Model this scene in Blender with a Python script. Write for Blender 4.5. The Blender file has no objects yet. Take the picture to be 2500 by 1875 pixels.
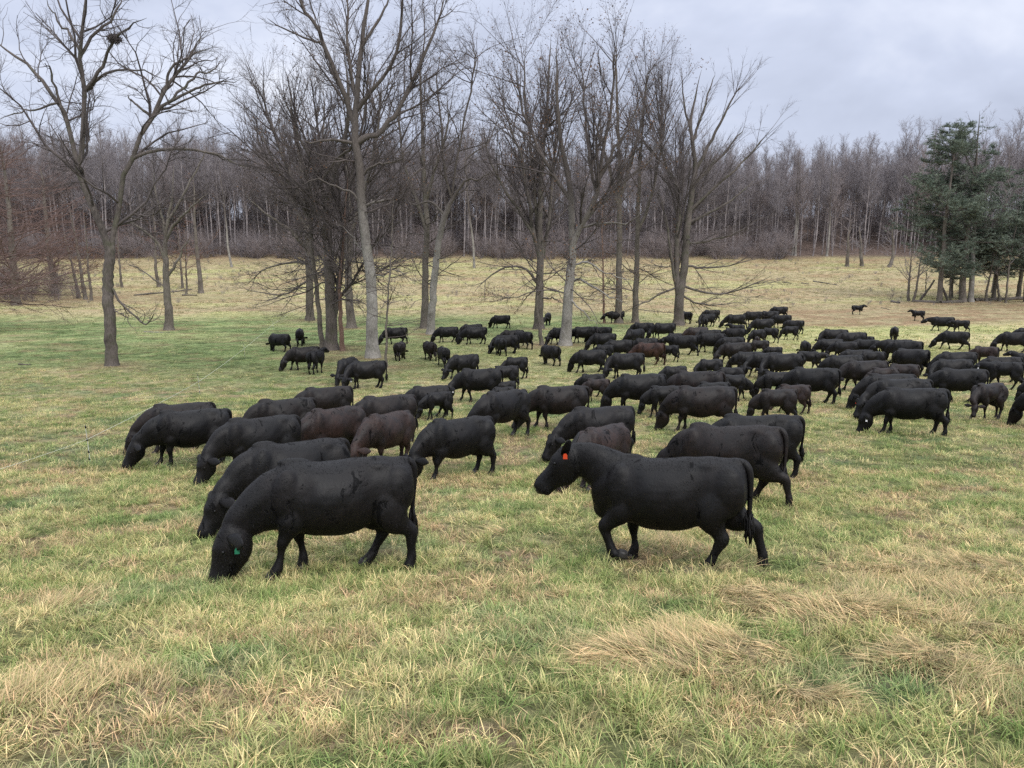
import bpy, bmesh, math, random
import numpy as np
from mathutils import Vector, Matrix

R = math.radians
rng = np.random.default_rng(7)
random.seed(7)
SC = bpy.context.scene
COL = SC.collection

# ------------------------------------------------------------------ camera
F = 1888.0                       # focal length in pixels of the 2500 px wide photograph
CX, CY = 1250.0, 937.5
PITCH = math.atan(337.5 / F)
cam_d = bpy.data.cameras.new('camera')
cam_d.sensor_width = 36.0
cam_d.lens = F / 2500.0 * 36.0
cam_d.clip_start = 0.1
cam_d.clip_end = 3000.0
cam = bpy.data.objects.new('camera', cam_d)
COL.objects.link(cam)
cam.location = (0, 0, 0)
cam.rotation_euler = (R(90) - PITCH, 0, 0)
SC.camera = cam

# ------------------------------------------------------------------ sky
SUN_EL, SUN_AZ = R(48), R(150)
world = bpy.data.worlds.new("World")
SC.world = world
world.use_nodes = True
nt = world.node_tree
nt.nodes.clear()
def N(t, kind, **kw):
    n = t.nodes.new(kind)
    for k, v in kw.items():
        setattr(n, k, v)
    return n
out = N(nt, 'ShaderNodeOutputWorld')
sky = N(nt, 'ShaderNodeTexSky', sky_type='NISHITA')
sky.sun_disc = False
sky.sun_elevation = SUN_EL
sky.sun_rotation = SUN_AZ
sky.air_density = 1.2
sky.dust_density = 2.0
bg1 = N(nt, 'ShaderNodeBackground')
bg1.inputs[1].default_value = 0.10
nt.links.new(sky.outputs[0], bg1.inputs[0])
tc = N(nt, 'ShaderNodeTexCoord')
sep = N(nt, 'ShaderNodeSeparateXYZ')
nt.links.new(tc.outputs['Generated'], sep.inputs[0])
def M_(t, op, a, b=None, c=None, clamp=False):
    n = N(t, 'ShaderNodeMath', operation=op)
    n.use_clamp = clamp
    for i, v in enumerate((a, b, c)):
        if v is None: continue
        if isinstance(v, (int, float)): n.inputs[i].default_value = v
        else: t.links.new(v, n.inputs[i])
    return n.outputs[0]
zc = M_(nt, 'MAXIMUM', sep.outputs[2], 0.0)
den = M_(nt, 'ADD', zc, 0.16)
px = M_(nt, 'DIVIDE', sep.outputs[0], den)
py = M_(nt, 'DIVIDE', sep.outputs[1], den)
comb = N(nt, 'ShaderNodeCombineXYZ')
nt.links.new(px, comb.inputs[0]); nt.links.new(py, comb.inputs[1])
def noise(t, vec, scale, detail=4, rough=0.5, dist=0.0, offs=None):
    n = N(t, 'ShaderNodeTexNoise')
    n.inputs['Scale'].default_value = scale
    n.inputs['Detail'].default_value = detail
    n.inputs['Roughness'].default_value = rough
    n.inputs['Distortion'].default_value = dist
    if offs:
        m = N(t, 'ShaderNodeMapping'); m.inputs['Location'].default_value = offs
        t.links.new(vec, m.inputs[0]); vec = m.outputs[0]
    if vec is not None: t.links.new(vec, n.inputs['Vector'])
    return n.outputs[0]
def ramp(t, fac, stops, interp='LINEAR'):
    n = N(t, 'ShaderNodeValToRGB')
    n.color_ramp.interpolation = interp
    e = n.color_ramp.elements
    while len(e) < len(stops): e.new(0.5)
    for i, (p, c) in enumerate(stops):
        e[i].position = p
        e[i].color = (*c, 1) if len(c) == 3 else c
    if fac is not None: t.links.new(fac, n.inputs[0])
    return n.outputs[0]
def mix(t, fac, a, b, blend='MIX'):
    n = N(t, 'ShaderNodeMix', data_type='RGBA', blend_type=blend)
    for s, v in ((n.inputs[0], fac), (n.inputs[6], a), (n.inputs[7], b)):
        if isinstance(v, (int, float)): s.default_value = v
        elif isinstance(v, tuple): s.default_value = (*v, 1)
        else: t.links.new(v, s)
    return n.outputs[2]
cmap = N(nt, 'ShaderNodeMapping'); cmap.inputs['Scale'].default_value = (1, 1, 1.8)
nt.links.new(tc.outputs['Generated'], cmap.inputs[0])
n1 = noise(nt, cmap.outputs[0], 2.3, 5, 0.55, 0.5, (3.1, 1.7, 0))
n2 = noise(nt, cmap.outputs[0], 5.2, 5, 0.55, 0.35, (7.3, 4.1, 0))
nn = M_(nt, 'ADD', M_(nt, 'MULTIPLY', n1, 0.68), M_(nt, 'MULTIPLY', n2, 0.32))
cl = ramp(nt, nn, [(0.37, (0.42, 0.46, 0.58)), (0.47, (0.50, 0.545, 0.68)), (0.55, (0.61, 0.65, 0.77)), (0.65, (0.76, 0.785, 0.86))])
elev = ramp(nt, zc, [(0.0, (1.08, 1.06, 1.04)), (0.12, (1.0, 1.0, 1.0)), (0.3, (1.10, 1.09, 1.07)), (1.0, (3.5, 3.35, 2.95))])
cl = mix(nt, 1.0, cl, elev, 'MULTIPLY')
bg2 = N(nt, 'ShaderNodeBackground')
bg2.inputs[1].default_value = 1.0
nt.links.new(cl, bg2.inputs[0])
msh = N(nt, 'ShaderNodeMixShader')
msh.inputs[0].default_value = 0.93
nt.links.new(bg1.outputs[0], msh.inputs[1]); nt.links.new(bg2.outputs[0], msh.inputs[2])
nt.links.new(msh.outputs[0], out.inputs[0])

sun_d = bpy.data.lights.new('sun', 'SUN')
sun_d.energy = 1.5
sun_d.angle = R(14)
sun_d.color = (1.0, 0.96, 0.9)
sun = bpy.data.objects.new('sun', sun_d)
COL.objects.link(sun)
# Sky rotation is clockwise from +Y, so the lamp shines from (sin az, cos az)
sv = Vector((math.sin(SUN_AZ) * math.cos(SUN_EL), math.cos(SUN_AZ) * math.cos(SUN_EL), math.sin(SUN_EL)))
sun.rotation_euler = sv.to_track_quat('Z', 'Y').to_euler()

SC.view_settings.view_transform = 'Standard'
SC.view_settings.look = 'None'
SC.view_settings.gamma = 1.0
SC.view_settings.exposure = 0.36
SC.view_settings.use_curve_mapping = False
SC.render.engine = 'CYCLES'
SC.cycles.max_bounces = 5
SC.cycles.diffuse_bounces = 3
SC.cycles.glossy_bounces = 2
SC.cycles.transparent_max_bounces = 8
SC.cycles.use_denoising = False

# ------------------------------------------------------------------ numbers: value noise, terrain, projection
def vnoise(x, y, seed=0):
    x = np.asarray(x, float); y = np.asarray(y, float)
    xi = np.floor(x).astype(np.int64); yi = np.floor(y).astype(np.int64)
    fx = x - xi; fy = y - yi
    fx = fx * fx * (3 - 2 * fx); fy = fy * fy * (3 - 2 * fy)
    def h(a, b):
        n = (a * 374761393 + b * 668265263 + seed * 1442695041) & 0xFFFFFFFF
        n = ((n ^ (n >> 13)) * 1274126177) & 0xFFFFFFFF
        n = n ^ (n >> 16)
        return (n & 0xFFFFFF) / float(0xFFFFFF)
    a = h(xi, yi); b = h(xi + 1, yi); c = h(xi, yi + 1); d = h(xi + 1, yi + 1)
    return (a * (1 - fx) + b * fx) * (1 - fy) + (c * (1 - fx) + d * fx) * fy
def fbm(x, y, seed=0, oct=3):
    s = 0.0; a = 1.0; t = 0.0
    for i in range(oct):
        s = s + a * vnoise(x * 2 ** i + 17.3 * i, y * 2 ** i - 9.1 * i, seed + i); t += a; a *= 0.5
    return s / t

_PY = np.array([-60, -10, 0, 4.5, 9.3, 14, 18.6, 25, 32, 37, 48, 60, 76, 90, 110, 125, 140, 165, 190, 205, 222, 240, 262, 290, 340, 420, 700, 1400.])
_PZ = np.array([9.0, 0.4, -1.95, -3.02, -3.98, -4.72, -5.28, -6.0, -6.6, -6.95, -7.5, -7.85, -8.2, -8.4, -8.45, -8.1, -7.4, -5.95, -4.4, -3.1, 0.6, 5.2, 9.0, 8.6, 5.0, -4, -12, -20.])
_yy = np.linspace(-60, 1400, 14601)
_zz = np.interp(_yy, _PY, _PZ)
def _sm(a, w):
    k = np.hanning(w); k /= k.sum()
    return np.convolve(np.pad(a, w // 2, mode='edge'), k, mode='valid')[:len(a)]
_z1 = _sm(_zz, 61); _z2 = _sm(_zz, 181)
_bl = np.clip((_yy - 15) / 25, 0, 1)
_zz = _z1 * (1 - _bl) + _z2 * _bl
def TM(x, y):          # smooth land form
    x = np.asarray(x, float); y = np.asarray(y, float)
    z = np.interp(y, _yy, _zz)
    z = z + 0.5 * (fbm(x / 22.0 + 5, y / 22.0, 3, 2) - 0.5) * np.clip((y - 20) / 30, 0, 1)
    z = z + 5.0 * (fbm(x / 120.0, y / 120.0 + 3, 9, 2) - 0.5) * np.clip((y - 215) / 50, 0, 1)
    return z
# laid-over straw mats and mounds seen in the foreground: pixel x, pixel y, radius m, height m
MOUNDS_PX = [(1860, 1485, .40, .08), (2060, 1505, .62, .10), (2230, 1425, .75, .10), (2390, 1400, .62, .08),
             (1560, 1605, .42, .06), (1720, 1590, .42, .06), (2330, 1640, .4, .07), (1780, 1400, .26, .06),
             (1180, 1310, .26, .05), (130, 1485, .22, .05), (1950, 1700, .25, .05), (200, 1690, .3, .04), (1640, 1330, .3, .05), (2420, 1560, .3, .05)]
def ray(pxx, pyy):
    cp, sp = math.cos(PITCH), math.sin(PITCH)
    u = (pxx - CX) / F; v = (CY - pyy) / F
    return np.array([u, cp + v * sp, -sp + v * cp])
def ground_hit(pxx, pyy, fn=TM, y0=2.5, y1=240):
    d = ray(pxx, pyy)
    ys = np.exp(np.linspace(math.log(y0), math.log(y1), 3000))
    xs = d[0] / d[1] * ys; zs = d[2] / d[1] * ys
    below = zs <= fn(xs, ys)
    i = int(np.argmax(below)) if below.any() else len(ys) - 1
    return np.array([xs[i], ys[i], float(fn(xs[i], ys[i]))])
MOUNDS = []
for mx, my, mr, mh in MOUNDS_PX:
    p = ground_hit(mx, my)
    MOUNDS.append((p[0], p[1], mr, mh))
def matf(x, y):        # 0..1: how much this spot is a laid-over straw mat
    x = np.asarray(x, float); y = np.asarray(y, float)
    m = np.zeros(np.broadcast(x, y).shape)
    wx = x + .5 * (fbm(x * 1.3, y * 1.3, 71, 2) - .5); wy = y + .5 * (fbm(x * 1.3, y * 1.3, 72, 2) - .5)
    for (a, b, r, h) in MOUNDS:
        m = np.maximum(m, np.exp(-(((wx - a) / (r * 1.25)) ** 2 + ((wy - b) / r) ** 2) ** 1.5))
    return np.clip(m, 0, 1)
def T(x, y):
    x = np.asarray(x, float); y = np.asarray(y, float)
    z = TM(x, y)
    near = np.clip((45 - y) / 25, 0, 1)
    z = z + near * (0.10 * (fbm(x / .8, y / .8, 21, 3) - .5) + 0.10 * (fbm(x / 3.5, y / 3.5, 22, 2) - .5))
    for (a, b, r, h) in MOUNDS:
        z = z + h * np.exp(-(((x - a) / (r * 1.2)) ** 2 + ((y - b) / r) ** 2))
    return z
def project(x, y, z):
    cp, sp = math.cos(PITCH), math.sin(PITCH)
    dep = y * cp - z * sp
    up = y * sp + z * cp
    return CX + F * x / dep, CY - F * up / dep
def at_depth(pxx, pyy, Y):
    d = ray(pxx, pyy)
    return d / d[1] * Y
def solve_top(pxx, ytop, h, y0=6.5, y1=170):
    """ground spot whose standing height h reaches image row ytop"""
    ys = np.exp(np.linspace(math.log(y0), math.log(y1), 6000))
    xs = np.zeros_like(ys)
    for _ in range(4):
        z = TM(xs, ys) + h
        dep = ys * math.cos(PITCH) - z * math.sin(PITCH)
        xs = (pxx - CX) / F * dep
    pyv = project(xs, ys, TM(xs, ys) + h)[1]
    i = int(np.argmax(pyv <= ytop)) if (pyv <= ytop).any() else len(ys) - 1
    return float(xs[i]), float(ys[i])

# ------------------------------------------------------------------ object helpers
def tag(o, label=None, cat=None, group=None, kind=None):
    if label: o['label'] = label
    if cat: o['category'] = cat
    if group: o['group'] = group
    if kind: o['kind'] = kind
    return o
def link(o, parent=None):
    COL.objects.link(o)
    if parent is not None: o.parent = parent
    return o
def empty(name, loc=(0, 0, 0), rz=0):
    o = bpy.data.objects.new(name, None)
    o.empty_display_size = .3
    o.location = loc; o.rotation_euler = (0, 0, rz)
    return link(o)
def mesh_np(name, V, Fq, mats=(), smooth=True, midx=None):
    """V (n,3); Fq list of arrays with 3 or 4 columns"""
    me = bpy.data.meshes.new(name)
    V = np.asarray(V, np.float32)
    if not isinstance(Fq, (list, tuple)): Fq = [Fq]
    Fq = [np.asarray(f, np.int32) for f in Fq if len(f)]
    nl = sum(f.size for f in Fq); nf = sum(len(f) for f in Fq)
    me.vertices.add(len(V)); me.vertices.foreach_set('co', V.ravel())
    me.loops.add(nl); me.polygons.add(nf)
    me.loops.foreach_set('vertex_index', np.concatenate([f.ravel() for f in Fq]))
    tot = np.concatenate([np.full(len(f), f.shape[1], np.int32) for f in Fq])
    st = np.concatenate([[0], np.cumsum(tot)[:-1]]).astype(np.int32)
    me.polygons.foreach_set('loop_start', st)
    try: me.polygons.foreach_set('loop_total', tot)
    except Exception: pass
    me.polygons.foreach_set('use_smooth', np.full(nf, smooth, bool))
    for m in mats: me.materials.append(m)
    if midx is not None: me.polygons.foreach_set('material_index', np.asarray(midx, np.int32))
    me.update(calc_edges=True)
    return me
def obj_np(name, V, Fq, mats, parent=None, smooth=True):
    if not isinstance(mats, (list, tuple)): mats = [mats]
    return link(bpy.data.objects.new(name, mesh_np(name, V, Fq, mats, smooth)), parent)

# ------------------------------------------------------------------ materials
def new_mat(name):
    m = bpy.data.materials.new(name); m.use_nodes = True
    t = m.node_tree; t.nodes.clear()
    o = N(t, 'ShaderNodeOutputMaterial'); b = N(t, 'ShaderNodeBsdfPrincipled')
    t.links.new(b.outputs[0], o.inputs[0])
    return m, t, b
def setc(t, b, key, v):
    s = b.inputs[key]
    if isinstance(v, (int, float)): s.default_value = v
    elif isinstance(v, tuple): s.default_value = (*v, 1)
    else: t.links.new(v, s)
def bump(t, b, h, strength, dist):
    n = N(t, 'ShaderNodeBump'); n.inputs['Strength'].default_value = strength; n.inputs['Distance'].default_value = dist
    t.links.new(h, n.inputs['Height']); t.links.new(n.outputs[0], b.inputs['Normal'])
def wpos(t):
    return N(t, 'ShaderNodeNewGeometry').outputs['Position']
def opos(t):
    return N(t, 'ShaderNodeTexCoord').outputs['Object']
def stretch(t, vec, s):
    m = N(t, 'ShaderNodeMapping'); m.inputs['Scale'].default_value = s
    t.links.new(vec, m.inputs[0]); return m.outputs[0]

def mat_bark(name, dark, light, scale=3.0, rough=.9, stretchz=.18, moss=0.0, top=None):
    m, t, b = new_mat(name)
    p = opos(t)
    s = stretch(t, p, (1, 1, stretchz))
    n = noise(t, s, scale * 6, 5, .65)
    n_2 = noise(t, p, .8, 3, .6)
    f = M_(t, 'ADD', M_(t, 'MULTIPLY', n, .65), M_(t, 'MULTIPLY', n_2, .45))
    c = ramp(t, f, [(.38, dark), (.68, light)])
    if moss:
        nm = noise(t, p, 1.3, 3, .6, 0, (5, 5, 5))
        c = mix(t, M_(t, 'MULTIPLY', ramp(t, nm, [(.5, (0, 0, 0)), (.66, (1, 1, 1))]), moss), c, (.06, .075, .03))
    if top:      # young bark higher up is smoother and browner
        z = N(t, 'ShaderNodeSeparateXYZ'); t.links.new(p, z.inputs[0])
        f2 = ramp(t, M_(t, 'DIVIDE', z.outputs[2], 20.0), [(.32, (0, 0, 0)), (.6, (1, 1, 1))])
        c = mix(t, f2, c, ramp(t, n, [(.3, top[0]), (.7, top[1])]))
    setc(t, b, 'Base Color', c); setc(t, b, 'Roughness', rough); setc(t, b, 'Specular IOR Level', .2)
    bump(t, b, n, .8, .03)
    return m
MAT = {}
MAT['bark_dark'] = mat_bark('bark_dark', (.045, .038, .034), (.16, .138, .124), moss=.35)
MAT['bark_mid'] = mat_bark('bark_mid', (.06, .05, .044), (.20, .175, .15), moss=.25)
MAT['bark_pale'] = mat_bark('bark_pale', (.10, .09, .08), (.36, .34, .31), 4, moss=.2, top=((.06, .05, .045), (.15, .13, .115)))
MAT['bark_red'] = mat_bark('bark_red', (.09, .05, .038), (.24, .16, .125), 4)
def mat_twig(name, c1, c2, rough=.85):
    m, t, b = new_mat(name)
    n = noise(t, opos(t), .9, 3, .6)
    setc(t, b, 'Base Color', ramp(t, n, [(.35, c1), (.65, c2)]))
    setc(t, b, 'Roughness', rough); setc(t, b, 'Specular IOR Level', .2)
    return m
MAT['twig_grey'] = mat_twig('twig_grey', (.055, .045, .042), (.12, .10, .092))
MAT['twig_dark'] = mat_twig('twig_dark', (.060, .051, .049), (.135, .115, .11))
MAT['twig_red'] = mat_twig('twig_red', (.10, .065, .058), (.20, .135, .118))
MAT['leaf_dead'] = mat_twig('leaf_dead', (.07, .038, .022), (.18, .10, .05))
MAT['needle'] = mat_twig('needle', (.072, .100, .075), (.17, .20, .15), .6)
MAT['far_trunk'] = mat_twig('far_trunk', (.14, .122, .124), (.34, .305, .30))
MAT['far_twig'] = mat_twig('far_twig', (.155, .138, .145), (.26, .235, .24))  # distance haze is put into the paler trunk and twig colours
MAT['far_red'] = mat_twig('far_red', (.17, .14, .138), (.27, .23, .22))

def simple(name, col, rough=.6, spec=.4, metal=0):
    m, t, b = new_mat(name)
    setc(t, b, 'Base Color', col); setc(t, b, 'Roughness', rough); setc(t, b, 'Specular IOR Level', spec); setc(t, b, 'Metallic', metal)
    return m
# cattle coat: near black hair, object colour gives the brown ones
m, t, b = new_mat('coat')
oi = N(t, 'ShaderNodeObjectInfo')
p = opos(t)
vm = N(t, 'ShaderNodeVectorMath', operation='ADD'); t.links.new(p, vm.inputs[0])
cx = N(t, 'ShaderNodeCombineXYZ'); rr_ = M_(t, 'MULTIPLY', oi.outputs['Random'], 60.0)
t.links.new(rr_, cx.inputs[0]); t.links.new(rr_, cx.inputs[2]); t.links.new(cx.outputs[0], vm.inputs[1])
p = vm.outputs[0]
big = noise(t, p, 2.2, 4, .6, .6, (4, 2, 7))
strand = noise(t, stretch(t, p, (30, 30, 9)), 1.3, 5, .75, .9)
swirl = noise(t, stretch(t, p, (1, 1, .6)), 9, 4, .7, 2.2, (3, 8, 1))
wet = noise(t, stretch(t, p, (1.3, 1, .8)), 3.4, 5, .75, .8, (14, 2, 1))
c = mix(t, 1.0, oi.outputs['Color'], ramp(t, big, [(.35, (.60, .66, .74)), (.65, (1.5, 1.25, 1.12))]), 'MULTIPLY')
c = mix(t, 1.0, c, ramp(t, strand, [(.32, (.40, .40, .42)), (.52, (.85, .85, .85)), (.70, (1.8, 1.7, 1.65))]), 'MULTIPLY')
wm = ramp(t, wet, [(.585, (0, 0, 0)), (.63, (1, 1, 1))])
c = mix(t, M_(t, 'MULTIPLY', wm, .9), c, (.0012, .0012, .0015))
setc(t, b, 'Base Color', c)
ro = ramp(t, big, [(.35, (.40, .40, .40)), (.65, (.52, .52, .52))])
setc(t, b, 'Roughness', mix(t, strand, ro, (.62, .62, .62)))
setc(t, b, 'Specular IOR Level', mix(t, wm, (.27, .27, .27), (.10, .10, .10)))
hgt = M_(t, 'ADD', M_(t, 'MULTIPLY', strand, .35), M_(t, 'ADD', M_(t, 'MULTIPLY', swirl, .55), M_(t, 'MULTIPLY', wm, -.35)))
bump(t, b, hgt, .55, .018)
MAT['coat'] = m
MAT['hoof'] = simple('hoof', (.02, .018, .016), .5)
MAT['eye'] = simple('eye', (.004, .0035, .0035), .38, .4)
MAT['muzzle'] = simple('muzzle', (.012, .011, .012), .35, .5)
for k, cc in (('tag_green', (.012, .14, .075)), ('tag_orange', (.55, .055, .012)), ('tag_white', (.75, .75, .78)), ('tag_red', (.55, .07, .05))):
    MAT[k] = simple(k, cc, .45)
MAT['wire'] = simple('wire', (.72, .74, .62), .5)
MAT['post_white'] = simple('post_white', (.6, .62, .58), .5)
MAT['black_plastic'] = simple('black_plastic', (.01, .01, .01), .4)
# ------------------------------------------------------------------ ground colours (real colour of the sward, place by place)
GREEN = np.array([.18, .265, .09]); LUSH = np.array([.11, .165, .065]); STRAW = np.array([.60, .535, .31])
PINK = np.array([.50, .375, .245]); OLIVE = np.array([.335, .345, .155]); TAN = np.array([.335, .285, .175]); BROWN = np.array([.24, .165, .105])
LITTER = np.array([.13, .098, .086]); BLUEG = np.array([.19, .29, .16])
def lerp(a, b, t): return a * (1 - t[..., None]) + b * t[..., None]
def sst(a, b, x):
    t = np.clip((x - a) / (b - a), 0, 1); return t * t * (3 - 2 * t)
TREE_FEET = [ground_hit(*q) for q in [(274, 893), (911, 873), (810, 854), (787, 850), (837, 857), (858, 801), (756, 782), (943, 897), (1051, 816), (1036, 802), (1315, 803), (1322, 843), (1380, 843), (1511, 789), (1551, 788), (1656, 794), (413, 806)]]
def px_of(x, y): return CX + F * x / np.maximum(y, 1)
def fields(x, y):
    """green, brown, litter masks 0..1"""
    x = np.asarray(x, float); y = np.asarray(y, float)
    w = 16 * (fbm(x / 13, y / 9, 31, 3) - .5)
    pxx = px_of(x, y)
    far_edge = 97 + w * .8
    g = sst(36, 50, y + w) * (1 - sst(far_edge - 11, far_edge + 9, y)) * (1 - sst(6, 22, x - (y - 60) * .16 + w))
    g = np.maximum(g, .75 * np.exp(-(((x + 53) / 14) ** 2 + ((y - 122) / 6) ** 2)))
    g = g * (1 - .55 * sst(-14, 4, x) * (1 - sst(60, 75, y + w)))
    # bare brown earth and litter: under the pines, the scrape in front of them, and under the left grove
    ridge = 77 + (x - 30) * .30 + w * .25 - .0022 * (x - 30) ** 2
    b = sst(0, 5, y - ridge) * (1 - sst(100, 122, y + w * 1.5)) * sst(24, 34, x + w * .4)
    b = np.maximum(b, np.exp(-(((x - 66) / 26) ** 2 + ((y - 112) / 5) ** 2)))
    b = np.maximum(b, .85 * np.exp(-(((x + 66) / 24) ** 2 + ((y - 122) / 9) ** 2) ** 2))
    b = np.maximum(b, .6 * np.exp(-(((x + 12) / 3.0) ** 2 + ((y - 54) / 3) ** 2)))
    foot = np.zeros_like(b); sc2 = .7 + .9 * fbm(x / 1.2, y / 1.2, 91, 2)
    for q in TREE_FEET: foot = np.maximum(foot, np.exp(-(((x - q[0]) / 1.5) ** 2 + ((y - q[1]) / 1.9) ** 2) / sc2 ** 2))
    b = np.maximum(b, .95 * foot)
    l = sst(201, 209, y + w * .5)
    b = np.maximum(b, .55 * sst(186, 203, y + w))
    return g, b, l
def sward(x, y, detail=True):
    """base colour of the plants at a spot"""
    x = np.asarray(x, float); y = np.asarray(y, float)
    g, b, l = fields(x, y)
    d = fbm(x / 1.3, y / 1.1, 41, 3); e = fbm(x / .42, y / .42, 42, 2); f = fbm(x / 6, y / 6, 43, 3)
    dry = sst(.35, .66, d * .42 + e * .44 + f * .18 - .02)
    c = lerp(OLIVE, STRAW, dry)
    c = lerp(c, GREEN, sst(.46, .70, fbm(x / .8, y / .7, 44, 3)) * .72)
    c = lerp(c, BLUEG, sst(.60, .72, fbm(x / 1.3, y / 1.3, 47, 2)) * .5 * (y < 40))
    c = lerp(c, PINK, sst(.57, .68, fbm(x / .8, y / .7, 45, 3)) * .85)
    c = lerp(c, PINK * .55 + STRAW * .45, matf(x, y) * .9 * (y < 30))
    fy = sst(38, 60, y)
    c = lerp(c, lerp(STRAW * .74, OLIVE * .98, sst(.4, .62, fbm(x / 6, y / 3, 46, 3))), fy * .8)
    pat = sst(.32, .66, .5 * fbm(x / 2.4, y / 1.6, 81, 3) + .5 * e)
    c = lerp(c, lerp(LUSH * .82, LUSH * 1.45 + STRAW * .10, pat), g * (.55 + .40 * sst(.25, .6, fbm(x / 5, y / 3, 82, 3))))
    c = lerp(c, BROWN * .9, g * sst(.62, .72, fbm(x / 1.4, y / 1.0, 83, 3)) * .55)
    ta = sst(84, 104, y) * (1 - g)
    tan = lerp(TAN, OLIVE * 1.15, sst(.5, .68, fbm(x / 16, y / 5, 48, 3)) * .55)
    tan = lerp(tan, BROWN * 1.2, sst(.52, .7, fbm(x / 7, y / 3, 49, 3)) * .6)
    c = lerp(c, tan, ta)
    c = lerp(c, lerp(BROWN, TAN * .9, sst(.42, .6, fbm(x / 3, y / 1.5, 50, 3))), b * .9)
    c = lerp(c, LITTER, l)
    return c

m, t, b = new_mat('ground_soil')
at = N(t, 'ShaderNodeAttribute', attribute_name='sward', attribute_type='GEOMETRY')
wp = wpos(t)
na = noise(t, stretch(t, wp, (1, .8, 1)), 7, 6, .75)
nb = noise(t, stretch(t, wp, (1, .6, 1)), 1.5, 6, .75, .5)
f1 = ramp(t, na, [(.34, (.42, .42, .36)), (.5, (.95, .95, .95)), (.66, (1.5, 1.45, 1.4))])
f2 = ramp(t, nb, [(.34, (.60, .62, .58)), (.66, (1.35, 1.3, 1.28))])
c = mix(t, 1.0, mix(t, 1.0, at.outputs['Color'], f1, 'MULTIPLY'), f2, 'MULTIPLY')
setc(t, b, 'Base Color', c); setc(t, b, 'Roughness', .95); setc(t, b, 'Specular IOR Level', .1)
bump(t, b, M_(t, 'ADD', na, M_(t, 'MULTIPLY', nb, 1.5)), .9, .09)
MAT['ground'] = m

# terrain sheet
ys = np.concatenate([np.linspace(-60, 0, 14)[:-1], np.arange(0, 3, .3), np.exp(np.linspace(math.log(3), math.log(300), 440)), np.linspace(306, 1400, 46)])
us = np.linspace(-1, 1, 261)
us = np.sign(us) * np.abs(us) ** 1.25
X = us[None, :] * (14 + 1.0 * np.maximum(ys, 0) + 1.5 * np.maximum(-ys, 0))[:, None] * 1.15
Y = np.repeat(ys[:, None], len(us), 1)
Z = T(X, Y)
nr, nc = X.shape
V = np.stack([X, Y, Z], -1).reshape(-1, 3)
i = np.arange(nr * nc).reshape(nr, nc)
Q = np.stack([i[:-1, :-1], i[:-1, 1:], i[1:, 1:], i[1:, :-1]], -1).reshape(-1, 4)
o = obj_np('ground', V, Q, MAT['ground'])
cs = sward(X.ravel(), Y.ravel())
cs = cs * np.where(Y.ravel() < 45, .62, 1.0)[:, None] if False else cs
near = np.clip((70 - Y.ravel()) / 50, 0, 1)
cs = cs * (1 - .60 * near)[:, None]          # dark thatch, with the shade in gaps between near blades painted into its colour
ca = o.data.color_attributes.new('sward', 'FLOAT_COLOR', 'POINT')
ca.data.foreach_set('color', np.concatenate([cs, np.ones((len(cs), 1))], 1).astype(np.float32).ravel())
tag(o, kind='structure')

# ------------------------------------------------------------------ grass
def blades(n, rad, L, W, lean, bend, seed, segs=3, flow=None, spread=1.0):
    r = np.random.default_rng(seed)
    a = r.uniform(0, 2 * np.pi, n); q = np.sqrt(r.uniform(0, 1, n)) * rad
    base = np.stack([np.cos(a) * q, np.sin(a) * q, np.full(n, -.012)], -1)
    if flow is None: th = a + r.normal(0, .9, n)
    else: th = r.normal(0, flow, n)
    ln = r.uniform(*L, n); le = np.clip(r.normal(lean, .28, n), .03, 1.5); bd = r.uniform(.5, 1.4, n) * bend
    w = W * r.uniform(.6, 1.3, n)
    hd = np.stack([np.cos(th), np.sin(th)], -1)
    side = np.stack([-hd[:, 1], hd[:, 0], np.zeros(n)], -1)
    tw = r.uniform(-.6, .6, n)
    side = side * np.cos(tw)[:, None] + np.stack([np.zeros(n), np.zeros(n), np.sin(tw)], -1)
    p = base.copy(); rows = []; col = []
    rv = r.uniform(0, 1, n)
    V = []; C = []
    for s in range(segs + 1):
        tt = s / segs
        ww = w * (1 - tt ** 1.6) * .5
        if s < segs:
            V.append(p - side * ww[:, None]); V.append(p + side * ww[:, None]); C += [np.stack([rv, np.full(n, tt)], -1)] * 2
        else:
            V.append(p.copy()); C.append(np.stack([rv, np.full(n, tt)], -1))
        ang = le + bd * (tt + .5 / segs)
        ang = np.minimum(ang, 1.95)
        step = ln / segs
        p = p + np.stack([hd[:, 0] * np.sin(ang) * step, hd[:, 1] * np.sin(ang) * step, np.cos(ang) * step], -1)
        p[:, 2] = np.maximum(p[:, 2], .004 + .01 * rv)
    nv = 2 * segs + 1
    V = np.stack(V, 1).reshape(-1, 3); C = np.stack(C, 1).reshape(-1, 2)
    k = (np.arange(n) * nv)[:, None]
    q4 = np.concatenate([k + np.array([2 * s, 2 * s + 1, 2 * s + 3, 2 * s + 2]) for s in range(segs - 1)]) if segs > 1 else np.zeros((0, 4), int)
    t3 = k + np.array([2 * segs - 2, 2 * segs - 1, 2 * segs])
    return V, q4, t3, C
m, t, b = new_mat('grass_blade')
gi = N(t, 'ShaderNodeAttribute', attribute_name='gc', attribute_type='INSTANCER')
bv = N(t, 'ShaderNodeAttribute', attribute_name='bv', attribute_type='GEOMETRY')
sp = N(t, 'ShaderNodeSeparateXYZ'); t.links.new(bv.outputs['Vector'], sp.inputs[0])
var = ramp(t, sp.outputs[0], [(0, (.50, .66, .42)), (.3, (.82, .95, .72)), (.6, (1.05, 1.0, 1.0)), (.82, (1.45, 1.32, 1.25)), (1.0, (2.1, 1.8, 1.8))])
tip = ramp(t, sp.outputs[1], [(0, (.38, .36, .32)), (.35, (.82, .84, .78)), (1.0, (1.3, 1.24, 1.16))])  # straw tips; feet of blades darkened, gap shade painted into the colour
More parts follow.
